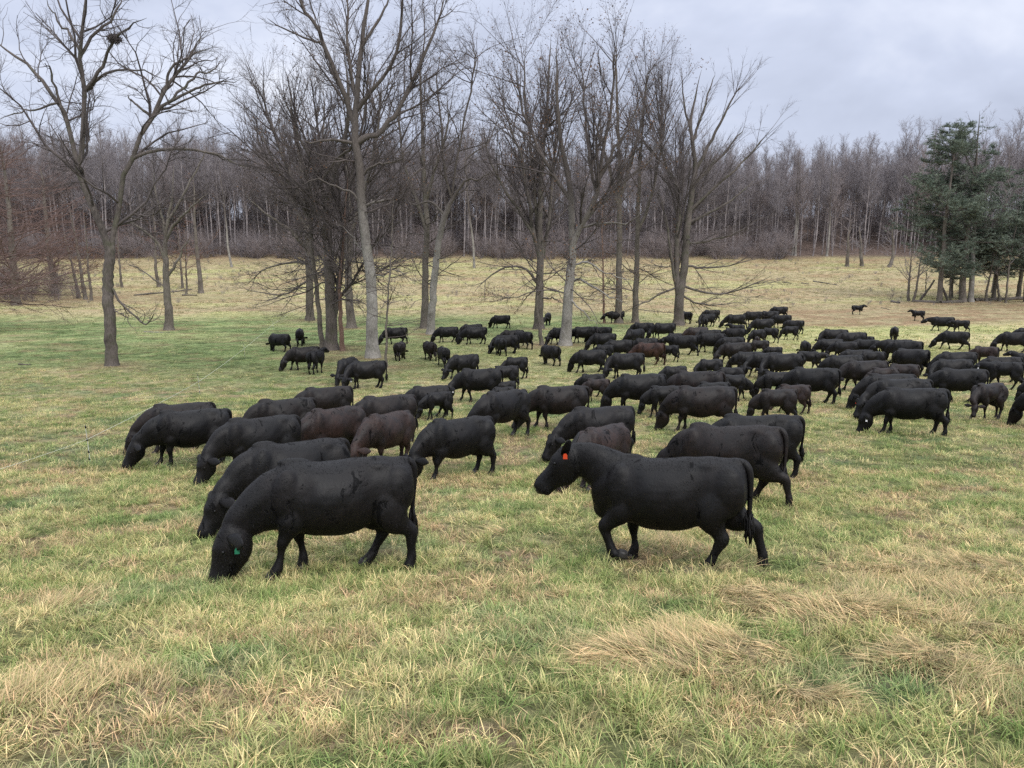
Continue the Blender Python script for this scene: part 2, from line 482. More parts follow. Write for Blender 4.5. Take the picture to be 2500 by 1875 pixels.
c = mix(t, 1.0, mix(t, 1.0, gi.outputs['Color'], var, 'MULTIPLY'), tip, 'MULTIPLY')
setc(t, b, 'Base Color', c); setc(t, b, 'Roughness', .55); setc(t, b, 'Specular IOR Level', .25)
tr = N(t, 'ShaderNodeBsdfTranslucent'); t.links.new(c, tr.inputs[0])
mx = N(t, 'ShaderNodeMixShader'); mx.inputs[0].default_value = .30
t.links.new(b.outputs[0], mx.inputs[1]); t.links.new(tr.outputs[0], mx.inputs[2])
t.links.new(mx.outputs[0], [n for n in t.nodes if n.type == 'OUTPUT_MATERIAL'][0].inputs[0])
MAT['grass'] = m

def tuft_collection(name, specs):
    col = bpy.data.collections.new(name)
    for k, s in enumerate(specs):
        V, q4, t3, C = blades(**s)
        me = mesh_np(f'{name}_{k:02d}', V, [q4, t3], [MAT['grass']], True)
        ca = me.color_attributes.new('bv', 'FLOAT_COLOR', 'POINT')
        cc = np.concatenate([C, np.zeros((len(C), 1)), np.ones((len(C), 1))], 1)
        ca.data.foreach_set('color', cc.astype(np.float32).ravel())
        ob = bpy.data.objects.new(f'{name}_{k:02d}', me)
        col.objects.link(ob)
    return col
def scatter(name, coll, P, rot, scl, idx, gc, label, ncoll):
    me = bpy.data.meshes.new(name)
    me.vertices.add(len(P)); me.vertices.foreach_set('co', P.astype(np.float32).ravel())
    def att(nm, ty, arr, key='value'):
        a = me.attributes.new(nm, ty, 'POINT'); a.data.foreach_set(key, arr.ravel())
    att('rot', 'FLOAT_VECTOR', rot.astype(np.float32), 'vector')
    att('scl', 'FLOAT_VECTOR', scl.astype(np.float32), 'vector')
    att('idx', 'INT', idx.astype(np.int32))
    att('gc', 'FLOAT_COLOR', np.concatenate([gc, np.ones((len(gc), 1))], 1).astype(np.float32), 'color')
    ob = link(bpy.data.objects.new(name, me))
    ng = bpy.data.node_groups.new(name + '_nodes', 'GeometryNodeTree')
    ng.interface.new_socket('Geometry', in_out='INPUT', socket_type='NodeSocketGeometry')
    ng.interface.new_socket('Geometry', in_out='OUTPUT', socket_type='NodeSocketGeometry')
    gin = ng.nodes.new('NodeGroupInput'); gout = ng.nodes.new('NodeGroupOutput')
    ci = ng.nodes.new('GeometryNodeCollectionInfo'); ci.inputs['Collection'].default_value = coll
    ci.inputs['Separate Children'].default_value = True; ci.inputs['Reset Children'].default_value = True
    iop = ng.nodes.new('GeometryNodeInstanceOnPoints'); iop.inputs['Pick Instance'].default_value = True
    def na_(nm, ty):
        n = ng.nodes.new('GeometryNodeInputNamedAttribute'); n.data_type = ty; n.inputs['Name'].default_value = nm; return n
    a1 = na_('rot', 'FLOAT_VECTOR'); a2 = na_('scl', 'FLOAT_VECTOR'); a3 = na_('idx', 'INT')
    L = ng.links.new
    L(gin.outputs[0], iop.inputs['Points']); L(ci.outputs[0], iop.inputs['Instance'])
    L(a3.outputs['Attribute'], iop.inputs['Instance Index'])
    L(a1.outputs['Attribute'], iop.inputs['Rotation']); L(a2.outputs['Attribute'], iop.inputs['Scale'])
    L(iop.outputs[0], gout.inputs[0])
    md = ob.modifiers.new('scatter', 'NODES'); md.node_group = ng
    tag(ob, label, kind='stuff')
    return ob
# tuft kinds: 0-3 upright, 4-7 leaning straw, 8-11 laid-over mats
near_specs = [dict(n=30, rad=.075, L=(.06, .17), W=.0068, lean=.4, bend=.9, seed=100 + k) for k in range(4)] + \
             [dict(n=32, rad=.10, L=(.08, .19), W=.0062, lean=.95, bend=.8, seed=110 + k, flow=1.6) for k in range(4)] + \
             [dict(n=40, rad=.13, L=(.13, .30), W=.0060, lean=1.2, bend=.45, seed=120 + k, flow=.42, segs=4) for k in range(4)]
mid_specs = [dict(n=26, rad=.16, L=(.09, .20), W=.012, lean=.4, bend=.8, seed=200 + k, segs=2) for k in range(4)] + \
            [dict(n=26, rad=.18, L=(.10, .24), W=.011, lean=.9, bend=.8, seed=210 + k, segs=2, flow=1.2) for k in range(4)]
far_specs = [dict(n=24, rad=.55, L=(.10, .22), W=.05, lean=.7, bend=.7, seed=300 + k, segs=2) for k in range(6)]
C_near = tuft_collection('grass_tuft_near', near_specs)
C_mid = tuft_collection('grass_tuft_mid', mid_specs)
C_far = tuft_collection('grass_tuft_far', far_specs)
def spots(y0, y1, dens, seed, side=.86, pad=5.0):
    r = np.random.default_rng(seed)
    n = int(dens * (side * (y1 ** 2 - y0 ** 2) + 2 * pad * (y1 - y0)))
    yy = np.sqrt(r.uniform(y0 ** 2, y1 ** 2, n)) if True else 0
    xx = r.uniform(-1, 1, n) * (side * yy + pad)
    return xx, yy, r
def flowdir(x, y):
    return 6.28 * fbm(x / 1.5, y / 1.5, 61, 2) * 1.6 + .6
def put(name, label, coll, y0, y1, dens, seed, kinds, size=1.0):
    x, y, r = spots(y0, y1, dens, seed)
    # clumpy density
    keep = r.uniform(0, 1, len(x)) < .45 + .75 * fbm(x / .55, y / .55, 33, 2)
    x, y = x[keep], y[keep]; n = len(x)
    mt = matf(x, y)
    dry = fbm(x / 1.3, y / 1.1, 41, 3)
    u = r.uniform(0, 1, n)
    if kinds == 3:
        k = np.where(u < mt * .97, 2, np.where(r.uniform(0, 1, n) < .42 + .3 * (dry - .45), 1, 0))
    elif kinds == 2:
        k = np.where(r.uniform(0, 1, n) < .5 + .9 * (dry - .45) + .4 * mt, 1, 0)
    else: k = np.zeros(n, int)
    idx = k * 4 + r.integers(0, 4, n) if kinds > 1 else r.integers(0, 6, n)
    g, b, l = fields(x, y)
    gc = sward(x, y)
    # individual tufts differ in colour from their surroundings
    jj = r.uniform(0, 1, n)
    gc = np.where((jj < .24)[:, None], gc * .35 + GREEN * .72, gc)
    gc = np.where((jj > .84)[:, None], gc * .3 + STRAW * .78, gc)
    gc = np.where(((jj > .76) & (jj < .84))[:, None], gc * .45 + PINK * .5, gc)
    gc = gc * r.uniform(.68, 1.3, (n, 1))
    gc = np.where((k == 2)[:, None], (PINK * r.uniform(.1, .9, (n, 1)) + STRAW * .55) * .85, gc)
    up = np.where(k == 2, .9, 1.0) * r.uniform(.6, 1.3, n) * size * (.84 + .32 * fbm(x / 1.0, y / 1.0, 35, 2))
    up = up * (1 - .55 * b) * (1 - .35 * g)
    scl = np.stack([up, up, up], -1)
    rz = np.where(k == 2, flowdir(x, y) + r.normal(0, .45, n), r.uniform(0, 6.28, n))
    P = np.stack([x, y, T(x, y) + np.where(k == 2, .015, 0)], -1)
    rot = np.stack([r.normal(0, .12, n), r.normal(0, .12, n), rz], -1)
    scatter(name, coll, P, rot, scl, idx, gc, label, 0)
put('grass', 'green and straw coloured pasture grass nearest the camera', C_near, 3.0, 8.5, 150, 1, 3)
put('grass', 'green and straw coloured pasture grass around the nearest cattle', C_near, 8.5, 17, 80, 2, 3, 1.1)
put('grass', 'short mixed grass among the middle of the herd', C_mid, 17, 34, 26, 3, 2, .9)
put('grass', 'short grass under and before the bare trees', C_mid, 34, 62, 10, 4, 2, 1.0)
put('grass', 'short tan and green grass of the far pasture', C_far, 62, 200, 1.3, 5, 1, 1.0)
# ------------------------------------------------------------------ cattle
def catmull(P, n):
    P = np.asarray(P, float); k = len(P)
    t = np.linspace(0, k - 1, n); i = np.clip(np.floor(t).astype(int), 0, k - 2); f = (t - i)[:, None]
    g = lambda j: P[np.clip(j, 0, k - 1)]
    a, b, c, d = g(i - 1), g(i), g(i + 1), g(i + 2)
    return .5 * ((2 * b) + (-a + c) * f + (2 * a - 5 * b + 4 * c - d) * f ** 2 + (-a + 3 * b - 3 * c + d) * f ** 3)
class Soup:
    def __init__(s): s.V = []; s.Q = []; s.T = []; s.n = 0
    def add(s, V, Q=(), Tt=()):
        s.V.append(V)
        if len(Q): s.Q.append(np.asarray(Q) + s.n)
        if len(Tt): s.T.append(np.asarray(Tt) + s.n)
        s.n += len(V)
    def loft(s, C, U, W, na=18, ex=2.0):
        """centres C(n,3), half-axes U(n,3), W(n,3)"""
        n = len(C); a = np.linspace(0, 2 * np.pi, na, endpoint=False)
        ca, sa = np.cos(a), np.sin(a)
        ca = np.sign(ca) * np.abs(ca) ** (2 / ex); sa = np.sign(sa) * np.abs(sa) ** (2 / ex)
        V = C[:, None] + ca[None, :, None] * U[:, None] + sa[None, :, None] * W[:, None]
        V = V.reshape(-1, 3)
        i = np.arange(n - 1)[:, None] * na; j = np.arange(na)[None]; j2 = (j + 1) % na
        Q = np.stack([i + j, i + j2, i + na + j2, i + na + j], -1).reshape(-1, 4)
        V = np.concatenate([V, C[:1], C[-1:]])
        c0, c1 = n * na, n * na + 1
        jj = np.arange(na); j2 = (jj + 1) % na
        T0 = np.stack([np.full(na, c0), j2, jj], -1); T1 = np.stack([np.full(na, c1), (n - 1) * na + jj, (n - 1) * na + j2], -1)
        s.add(V, Q, np.concatenate([T0, T1]))
    def tube(s, P, r1, r2=None, na=12, n=None, ref=(0, 1, 0), ex=2.0):
        """r1 across the path in the plane of travel, r2 along ref"""
        r2 = r1 if r2 is None else r2
        A = np.column_stack([np.asarray(P, float), r1, r2])
        if n: A = catmull(A, n)
        C = A[:, :3]; d = np.gradient(C, axis=0); d /= np.linalg.norm(d, axis=1)[:, None] + 1e-9
        ref = np.broadcast_to(np.asarray(ref, float), C.shape)
        side = ref - (ref * d).sum(1)[:, None] * d; side /= np.linalg.norm(side, axis=1)[:, None]
        up = np.cross(side, d)
        s.loft(C, up * A[:, 3:4], side * A[:, 4:5], na, ex)
    def ball(s, c, r, na=14, nb=9):
        th = np.linspace(np.pi - .12, .12, nb)
        C = np.array(c)[None] + np.stack([np.zeros(nb), np.zeros(nb), np.cos(th)], -1) * r[2]
        z = np.zeros(nb)
        s.loft(C, np.stack([np.sin(th) * r[0], z, z], -1), np.stack([z, np.sin(th) * r[1], z], -1), na)
    def arrays(s):
        return np.concatenate(s.V), (np.concatenate(s.Q) if s.Q else np.zeros((0, 4), int)), (np.concatenate(s.T) if s.T else np.zeros((0, 3), int))

def rotz(v, a, o=(0, 0, 0)):
    v = np.asarray(v, float) - o; c, s_ = math.cos(a), math.sin(a)
    return np.stack([v[..., 0] * c - v[..., 1] * s_, v[..., 0] * s_ + v[..., 1] * c, v[..., 2]], -1) + o

def cow_mesh(name, hsz=1.0, neck=-34, yaw=0, head=-74, fl=(0, 0), hl=(0, 0), raised=False, fat=1.0, calf=False, voxel=.028, tail=0.0, seed=0, fuzz=0, ear=0.0):
    """facing +X, +Y is its left side; returns body mesh, extra dict"""
    r = random.Random(seed)
    S = Soup()
    bl = .74 if calf else .96        # body length factor
    bd = .74 if calf else 1.0        # body depth factor
    # torso: x, top, bottom, half width
    rings = [(-.985, 1.16, .92, .11), (-.955, 1.255, .80, .19), (-.88, 1.325, .70, .245), (-.72, 1.360, .62, .28), (-.52, 1.375, .565, .30), (-.25, 1.352, .475, .345 * fat),
             (0, 1.335, .445, .375 * fat), (.22, 1.330, .455, .37 * fat), (.42, 1.345, .50, .32), (.58, 1.365, .54, .275), (.74, 1.325, .585, .24), (.88, 1.235, .63, .195), (.96, 1.12, .72, .13)]
    if neck < -15:      # head down: the crest falls straight from the withers
        rings[-5:] = [(.42, 1.350, .50, .32), (.56, 1.345, .535, .28), (.70, 1.235, .55, .24), (.82, 1.09, .56, .20), (.90, .95, .62, .14)]
    A = np.array(rings)
    A[:, 2] = A[:, 1] - (A[:, 1] - A[:, 2]) * (bd if calf else 1)
    A[:, 0] *= bl; A[:, 3] *= (.86 if calf else 1.0)
    A = catmull(A, 44)
    z = np.zeros(len(A))
    C = np.stack([A[:, 0], z, (A[:, 1] + A[:, 2]) / 2], -1)
    nv0 = S.n
    S.loft(C, np.stack([z, A[:, 3], z], -1), np.stack([z, z, (A[:, 1] - A[:, 2]) / 2], -1), 32, 2.2)
    tv = S.V[-1]; mid_ = np.interp(tv[:, 0], A[:, 0], (A[:, 1] + A[:, 2]) / 2); hh_ = np.interp(tv[:, 0], A[:, 0], (A[:, 1] - A[:, 2]) / 2)
    rel = (tv[:, 2] - mid_) / hh_
    tv[:, 1] *= 1 - .20 * np.clip(rel, 0, 1) ** 1.5 - .05 * np.clip(-rel, 0, 1)
    fl_ = np.exp(-((tv[:, 0] + .42 * bl) / .13) ** 2 - ((tv[:, 2] - .98) / .28) ** 2)      # hollow flank before the thigh
    tv[:, 1] *= 1 - .13 * fl_
    sh_ = np.exp(-((tv[:, 0] - .36 * bl) / .09) ** 2 - ((tv[:, 2] - 1.0) / .3) ** 2)       # hollow behind the shoulder
    tv[:, 1] *= 1 - .07 * sh_
    # hips, pins, spine ridge, shoulders, tail head
    for sgn in (-1, 1):
        S.ball((-.53 * bl, sgn * .125, 1.245), (.20, .085, .085))
        S.ball((-.76 * bl, sgn * .165, .98), (.21, .155, .31))
        S.ball((.57 * bl, sgn * .185, .96), (.175, .125, .33))
        S.ball((-.88 * bl, sgn * .11, 1.14), (.085, .075, .10))
    S.ball((.48 * bl, 0, 1.32), (.20, .07, .065))
    S.ball((-.86 * bl, 0, 1.315), (.13, .075, .05))
    S.ball((.78 * bl, 0, .69), (.18, .125, .15))          # brisket
    if not calf: S.ball((-.50, 0, .56), (.15, .13, .10))     # udder
    # neck
    ya = R(yaw); nk = R(neck)
    S0 = np.array([.55 * bl, 0, 1.03])
    L = .78 * (.84 if calf else 1)
    poll = S0 + L * np.array([math.cos(nk), 0, math.sin(nk)])
    poll = S0 + (rotz(poll - S0, ya))
    mid = S0 + np.array([.28, 0, -.09 * (neck < -15) + .35 * max(0, math.sin(nk))])
    hd = R(head); hdir = np.array([math.cos(hd), 0, math.sin(hd)]); hdir = rotz(hdir, ya * 1.25)
    ndir = (poll - mid) / np.linalg.norm(poll - mid)
    side = rotz(np.array([0, 1., 0]), ya * 1.1)
    B = [S0, mid * .6 + S0 * .4, mid * .65 + poll * .35, mid * .3 + poll * .7, poll + hdir * .02]
    thick = 1.0 if not calf else .82
    if neck < -15:
        g1 = S0 + rotz(np.array([.20, 0, -.13]), ya * .2); g2 = S0 + rotz(np.array([.40, 0, -.285]), ya * .6)
        B = [S0 + np.array([-.05, 0, -.03]), g1, g2, g2 * .42 + poll * .58, poll + hdir * .02]
    S.tube(B, np.array([.33, .30, .245, .19, .135]) * thick, np.array([.21, .20, .155, .12, .095]) * thick, 20, 16, ref=side, ex=2.1)
    # head
    hs = (1.24 if not calf else .90) * hsz
    up = np.cross(side, hdir); up /= np.linalg.norm(up)
    if up[2] < 0 and abs(hdir[2]) < .9: up = -up
    back = -up if up[0] * math.cos(ya) + up[1] * math.sin(ya) > 0 else up     # throat side when hanging down
    throat = -np.cross(hdir, np.cross(np.array([0, 0, 1.]), hdir)) if abs(hdir[2]) < .5 else None
    # jaw side: the side facing the chest
    jv = (S0 - poll); jv = jv - jv.dot(hdir) * hdir; jv /= np.linalg.norm(jv) + 1e-9
    if head > -40: jv = np.array([0, 0, -1.]) - np.array([0, 0, -1.]).dot(hdir) * hdir; jv /= np.linalg.norm(jv)
    ax = [(-.06, -.005, .075, .080), (.01, .020, .125, .118), (.09, .050, .158, .130), (.18, .062, .166, .118), (.27, .046, .136, .096), (.36, .022, .110, .082), (.44, .014, .102, .090), (.495, .018, .084, .080)]
    HP = np.array([poll + hdir * (a * hs) + jv * (b_ * hs) for a, b_, _, _ in ax])
    S.tube(HP, np.array([c_ for *_, c_, _ in ax]) * hs, np.array([d_ for *_, d_ in ax]) * hs, 20, 20, ref=side, ex=2.2)
    # legs
    hooves = []
    def leg(chain, piv, ang, sgn, lift=False):
        P = np.array([[a, sgn * b_, c_] for a, b_, c_, _, _ in chain], float)
        P[:, 0] *= 1.0; P[:, 0] += piv[0] * (bl - 1)
        pv = np.array([piv[0] * bl, 0, piv[1]])
        a = R(ang); c_, s_ = math.cos(a), math.sin(a)
        q = P - pv; w = np.clip((pv[2] - P[:, 2]) / .35, 0, 1)
        x2 = q[:, 0] * c_ - q[:, 2] * s_ * 1.0; z2 = q[:, 0] * s_ + q[:, 2] * c_
        P2 = P.copy(); P2[:, 0] = pv[0] + q[:, 0] * (1 - w) + x2 * w; P2[:, 2] = pv[2] + q[:, 2] * (1 - w) + z2 * w
        if not lift:
            k = (0 - pv[2]) / (P2[-1, 2] - pv[2]); low = P2[:, 2] < pv[2]
            P2[low, 2] = pv[2] + (P2[low, 2] - pv[2]) * k
        th = (1.08 if calf else 1.30); th = np.array([1.0 if c_[2] > .7 else th for c_ in chain])
        S.tube(P2, np.array([e for *_, e, _ in chain]) * th, np.array([e for *_, e in chain]) * th, 12, 26, ref=(0, 1, 0))
        hooves.append(P2[-1])
    front = [(.56, .17, 1.00, .17, .08), (.50, .185, .80, .165, .105), (.475, .18, .66, .132, .095), (.495, .17, .53, .074, .060), (.515, .165, .42, .060, .056),
             (.512, .16, .35, .042, .040), (.51, .16, .24, .032, .032), (.515, .16, .15, .046, .044), (.535, .16, .09, .048, .048), (.55, .16, .05, .060, .052), (.555, .16, 0, .066, .056)]
    hind = [(-.68, .16, 1.08, .22, .10), (-.66, .19, .88, .235, .12), (-.63, .195, .72, .225, .13), (-.68, .185, .60, .135, .09), (-.77, .175, .51, .080, .060), (-.825, .17, .44, .072, .056),
            (-.81, .165, .35, .053, .046), (-.79, .165, .24, .042, .040), (-.775, .165, .15, .050, .046), (-.745, .165, .09, .050, .048), (-.725, .165, .05, .062, .054), (-.72, .165, 0, .068, .058)]
    for k, sgn in enumerate((1, -1)):
        if raised and sgn == 1:
            ch = [(.56, .17, 1.00, .17, .08), (.52, .19, .80, .150, .10), (.56, .185, .68, .118, .09), (.68, .17, .56, .085, .07), (.765, .165, .48, .070, .062),
                  (.755, .16, .40, .052, .05), (.715, .16, .28, .040, .04), (.68, .16, .17, .046, .044), (.63, .16, .13, .048, .046), (.585, .16, .13, .056, .05), (.54, .16, .115, .058, .05)]
            leg(ch, (.54, .98), 0, sgn, True)
        else: leg(front, (.54, .98), fl[k], sgn)
        leg(hind, (-.70, 1.0), hl[k], sgn)
    V, Q, T3 = S.arrays()
    me = mesh_np(name + '_src', V, [Q, T3])
    ob = bpy.data.objects.new('tmp', me); COL.objects.link(ob)
    rm = ob.modifiers.new('r', 'REMESH'); rm.mode = 'VOXEL'; rm.voxel_size = voxel; rm.adaptivity = 0
    smo = ob.modifiers.new('s', 'SMOOTH'); smo.factor = .5; smo.iterations = int(4 * (.028 / voxel) ** 1.5) + 2
    dg = bpy.context.evaluated_depsgraph_get(); ev = ob.evaluated_get(dg); m2 = ev.to_mesh()
    nv = len(m2.vertices); V = np.empty(nv * 3, np.float32); m2.vertices.foreach_get('co', V); V = V.reshape(-1, 3).astype(float)
    VN = np.empty(nv * 3, np.float32); m2.vertices.foreach_get('normal', VN); VN = VN.reshape(-1, 3)
    nl = len(m2.loops); lv = np.empty(nl, np.int32); m2.loops.foreach_get('vertex_index', lv); Q = lv.reshape(-1, 4)
    ev.to_mesh_clear(); bpy.data.objects.remove(ob); bpy.data.meshes.remove(me)
    # muscle and belly unevenness
    n = np.sin(V[:, 0] * 9 + V[:, 2] * 4 + seed) * np.sin(V[:, 2] * 11 - V[:, 0] * 3 + seed * 2) * np.sin(V[:, 1] * 7 + 1)
    n2 = np.sin(V[:, 0] * 23 + V[:, 2] * 9 + seed) * np.sin(V[:, 2] * 19 + seed)
    V += VN * (n * .010 + n2 * .0025)[:, None]
    B2 = Soup(); B2.add(V, Q)
    # ears and tail stay the same surface object
    eb = poll + hdir * .035 * hs
    for sgn in (-1, 1):
        sd = side * sgn
        drop = np.array([0, 0, -1.]) * (.25 - ear) + (-ndir) * .35
        ed = sd + drop; ed /= np.linalg.norm(ed)
        P = [eb + sd * .08 * hs, eb + sd * .105 * hs + ed * .03 * hs, eb + sd * .11 * hs + ed * .11 * hs, eb + sd * .11 * hs + ed * .20 * hs, eb + sd * .11 * hs + ed * .27 * hs]
        rf = np.cross(ed, hdir); 
        B2.tube(P, np.array([.030, .042, .070, .062, .014]) * hs, np.array([.030, .026, .018, .014, .006]) * hs, 10, 10, ref=rf)
    tz = 1.31
    sw = tail
    P = [(-.84 * bl, 0, tz + .005), (-.94 * bl, 0, tz - .015), (-1.0 * bl, sw * .02, tz - .09), (-1.02 * bl, sw * .05, tz - .24), (-1.015 * bl, sw * .10, tz - .47), (-1.005 * bl, sw * .16, tz - .68)]
    B2.tube(P, [.045, .052, .050, .040, .030, .024], None, 8, 16)
    V2, Q2, T2 = B2.arrays()
    body = mesh_np(name, V2, [Q2, T2], [MAT['coat']])
    # tail switch: long hair
    SW = Soup(); e = np.array(P[-1]); rr = np.random.default_rng(seed + 5)
    for k in range(34):
        o1 = rr.normal(0, .016, 3); d = np.array([rr.normal(-.02, .03), rr.normal(sw * .03, .03), -rr.uniform(.22, .36)])
        st = e + np.array([0, 0, rr.uniform(0, .1)]) + o1
        SW.tube([st, st + d * .35 + rr.normal(0, .012, 3), st + d * .7 + rr.normal(0, .015, 3), st + d], [.008, .014, .011, .001], None, 4, 4)
    sv_, sq, st_ = SW.arrays(); switch = mesh_np(name + '_tail_switch', sv_, [sq, st_], [MAT['coat']])
    hoof = []
    for h in hooves:
        HO = Soup()
        HO.tube([h + (.0, 0, .075), h + (.012, 0, .03), h + (.02, 0, -.012)], [.054, .070, .082], [.058, .066, .068], 12, 4)
        hv, hq, ht = HO.arrays(); hoof.append(mesh_np('hoof', hv, [hq, ht], [MAT['hoof']]))
    ex = dict(switch=switch, hoof=hoof, poll=poll, hdir=hdir, side=side, jv=jv, hs=hs, eb=eb, ndir=ndir, ear=ear)
    if fuzz:
        rr = np.random.default_rng(seed + 9)
        tri = V[Q]; ar = np.linalg.norm(np.cross(tri[:, 1] - tri[:, 0], tri[:, 3] - tri[:, 0]), axis=1)
        fi = rr.choice(len(Q), fuzz, p=ar / ar.sum())
        u = rr.uniform(0, 1, (fuzz, 1)); v = rr.uniform(0, 1, (fuzz, 1))
        q = tri[fi]; p = (q[:, 0] * (1 - u) + q[:, 1] * u) * (1 - v) + (q[:, 3] * (1 - u) + q[:, 2] * u) * v
        nn_ = VN[Q[fi, 0]].astype(float)
        fld = np.stack([np.full(fuzz, -1.), np.zeros(fuzz), np.full(fuzz, -.5)], -1) + rr.normal(0, .45, (fuzz, 3))
        fld += np.stack([np.sin(p[:, 2] * 9 + p[:, 0] * 4), np.sin(p[:, 0] * 8), np.cos(p[:, 0] * 7 + p[:, 2] * 6)], -1) * .5
        fld -= (fld * nn_).sum(1)[:, None] * nn_; fld /= np.linalg.norm(fld, axis=1)[:, None]
        up_ = (p[:, 2] > 1.22) | (p[:, 0] > .5) | (p[:, 2] < .62)
        nn_[~up_] *= .15
        ln = rr.uniform(.010, .026, fuzz) * np.where(up_, 1.35, .5)
        d = fld * .85 + nn_ * rr.uniform(.25, .7, fuzz)[:, None]
        sd = np.cross(d, nn_); sd /= np.linalg.norm(sd, axis=1)[:, None] + 1e-9
        w = .0019
        A_ = p - sd * w - nn_ * .002; B_ = p + sd * w - nn_ * .002; C_ = p + d * ln[:, None]
        HV = np.stack([A_, B_, C_], 1).reshape(-1, 3)
        HT = np.arange(fuzz * 3).reshape(-1, 3)
        ex['fuzz'] = mesh_np(name + '_coat_hair', HV, [HT], [MAT['coat']])
    return body, ex

POSES = {   # neck, yaw, head pitch, front legs (left, right), hind legs
    'G0': dict(neck=-35, head=-74, fl=(6, -14), hl=(-4, 14), seed=1, tail=.2),
    'G1': dict(neck=-33, yaw=12, head=-70, fl=(-10, 10), hl=(12, -6), seed=2, tail=-.4, fat=1.05),
    'G2': dict(neck=-37, yaw=-18, head=-78, fl=(12, -4), hl=(-10, 4), seed=3, fat=.95),
    'G3': dict(neck=-34, yaw=38, head=-72, fl=(4, -8), hl=(2, 10), seed=4, tail=.5),
    'G4': dict(neck=-34, yaw=-40, head=-74, fl=(-6, 8), hl=(8, -8), seed=5, fat=1.08),
    'G5': dict(neck=-36, yaw=-30, head=-76, fl=(16, -10), hl=(-14, 8), seed=15, tail=.6, fat=.96),
    'G6': dict(neck=-31, yaw=22, head=-68, fl=(-14, 14), hl=(16, -14), seed=16, tail=-.6, fat=1.1),
    'GW': dict(neck=-30, head=-62, fl=(18, -20), hl=(-22, 20), seed=6, tail=.3),
    'W': dict(hsz=.92, neck=3, head=-34, fl=(20, -18), hl=(-20, 20), seed=7, tail=-.3),
    'H': dict(hsz=.92, neck=14, yaw=10, head=-42, fl=(5, -8), hl=(-6, 8), seed=8),
    'S': dict(neck=-8, yaw=-15, head=-50, fl=(3, -3), hl=(4, -6), seed=9),
}
CPOSES = {
    'CG': dict(neck=-40, head=-76, fl=(10, -12), hl=(-8, 12), seed=11),
    'CG2': dict(neck=-39, yaw=25, head=-72, fl=(-8, 10), hl=(10, -10), seed=12),
    'CW': dict(neck=12, head=-42, fl=(14, -16), hl=(-14, 14), seed=13),
    'CS': dict(neck=36, yaw=-8, head=-32, fl=(2, -4), hl=(4, -4), seed=14),
}
BLK = (.0030, .0026, .0032, 1); BLB = (.0066, .0046, .0043, 1); BRN = (.0165, .0108, .0096, 1); RUST = (.036, .0165, .0105, 1)
COLS = {'k': BLK, 'b': BLB, 'r': BRN, 'R': RUST}
_cache = {}
def get_cow(pose, voxel):
    key = (pose, voxel)
    if key not in _cache:
        kw = dict(CPOSES[pose], calf=True) if pose in CPOSES else dict(POSES[pose])
        _cache[key] = cow_mesh('cow_' + pose, voxel=voxel, **kw)
    return _cache[key]
GROUP_C = 'black cattle of the herd'
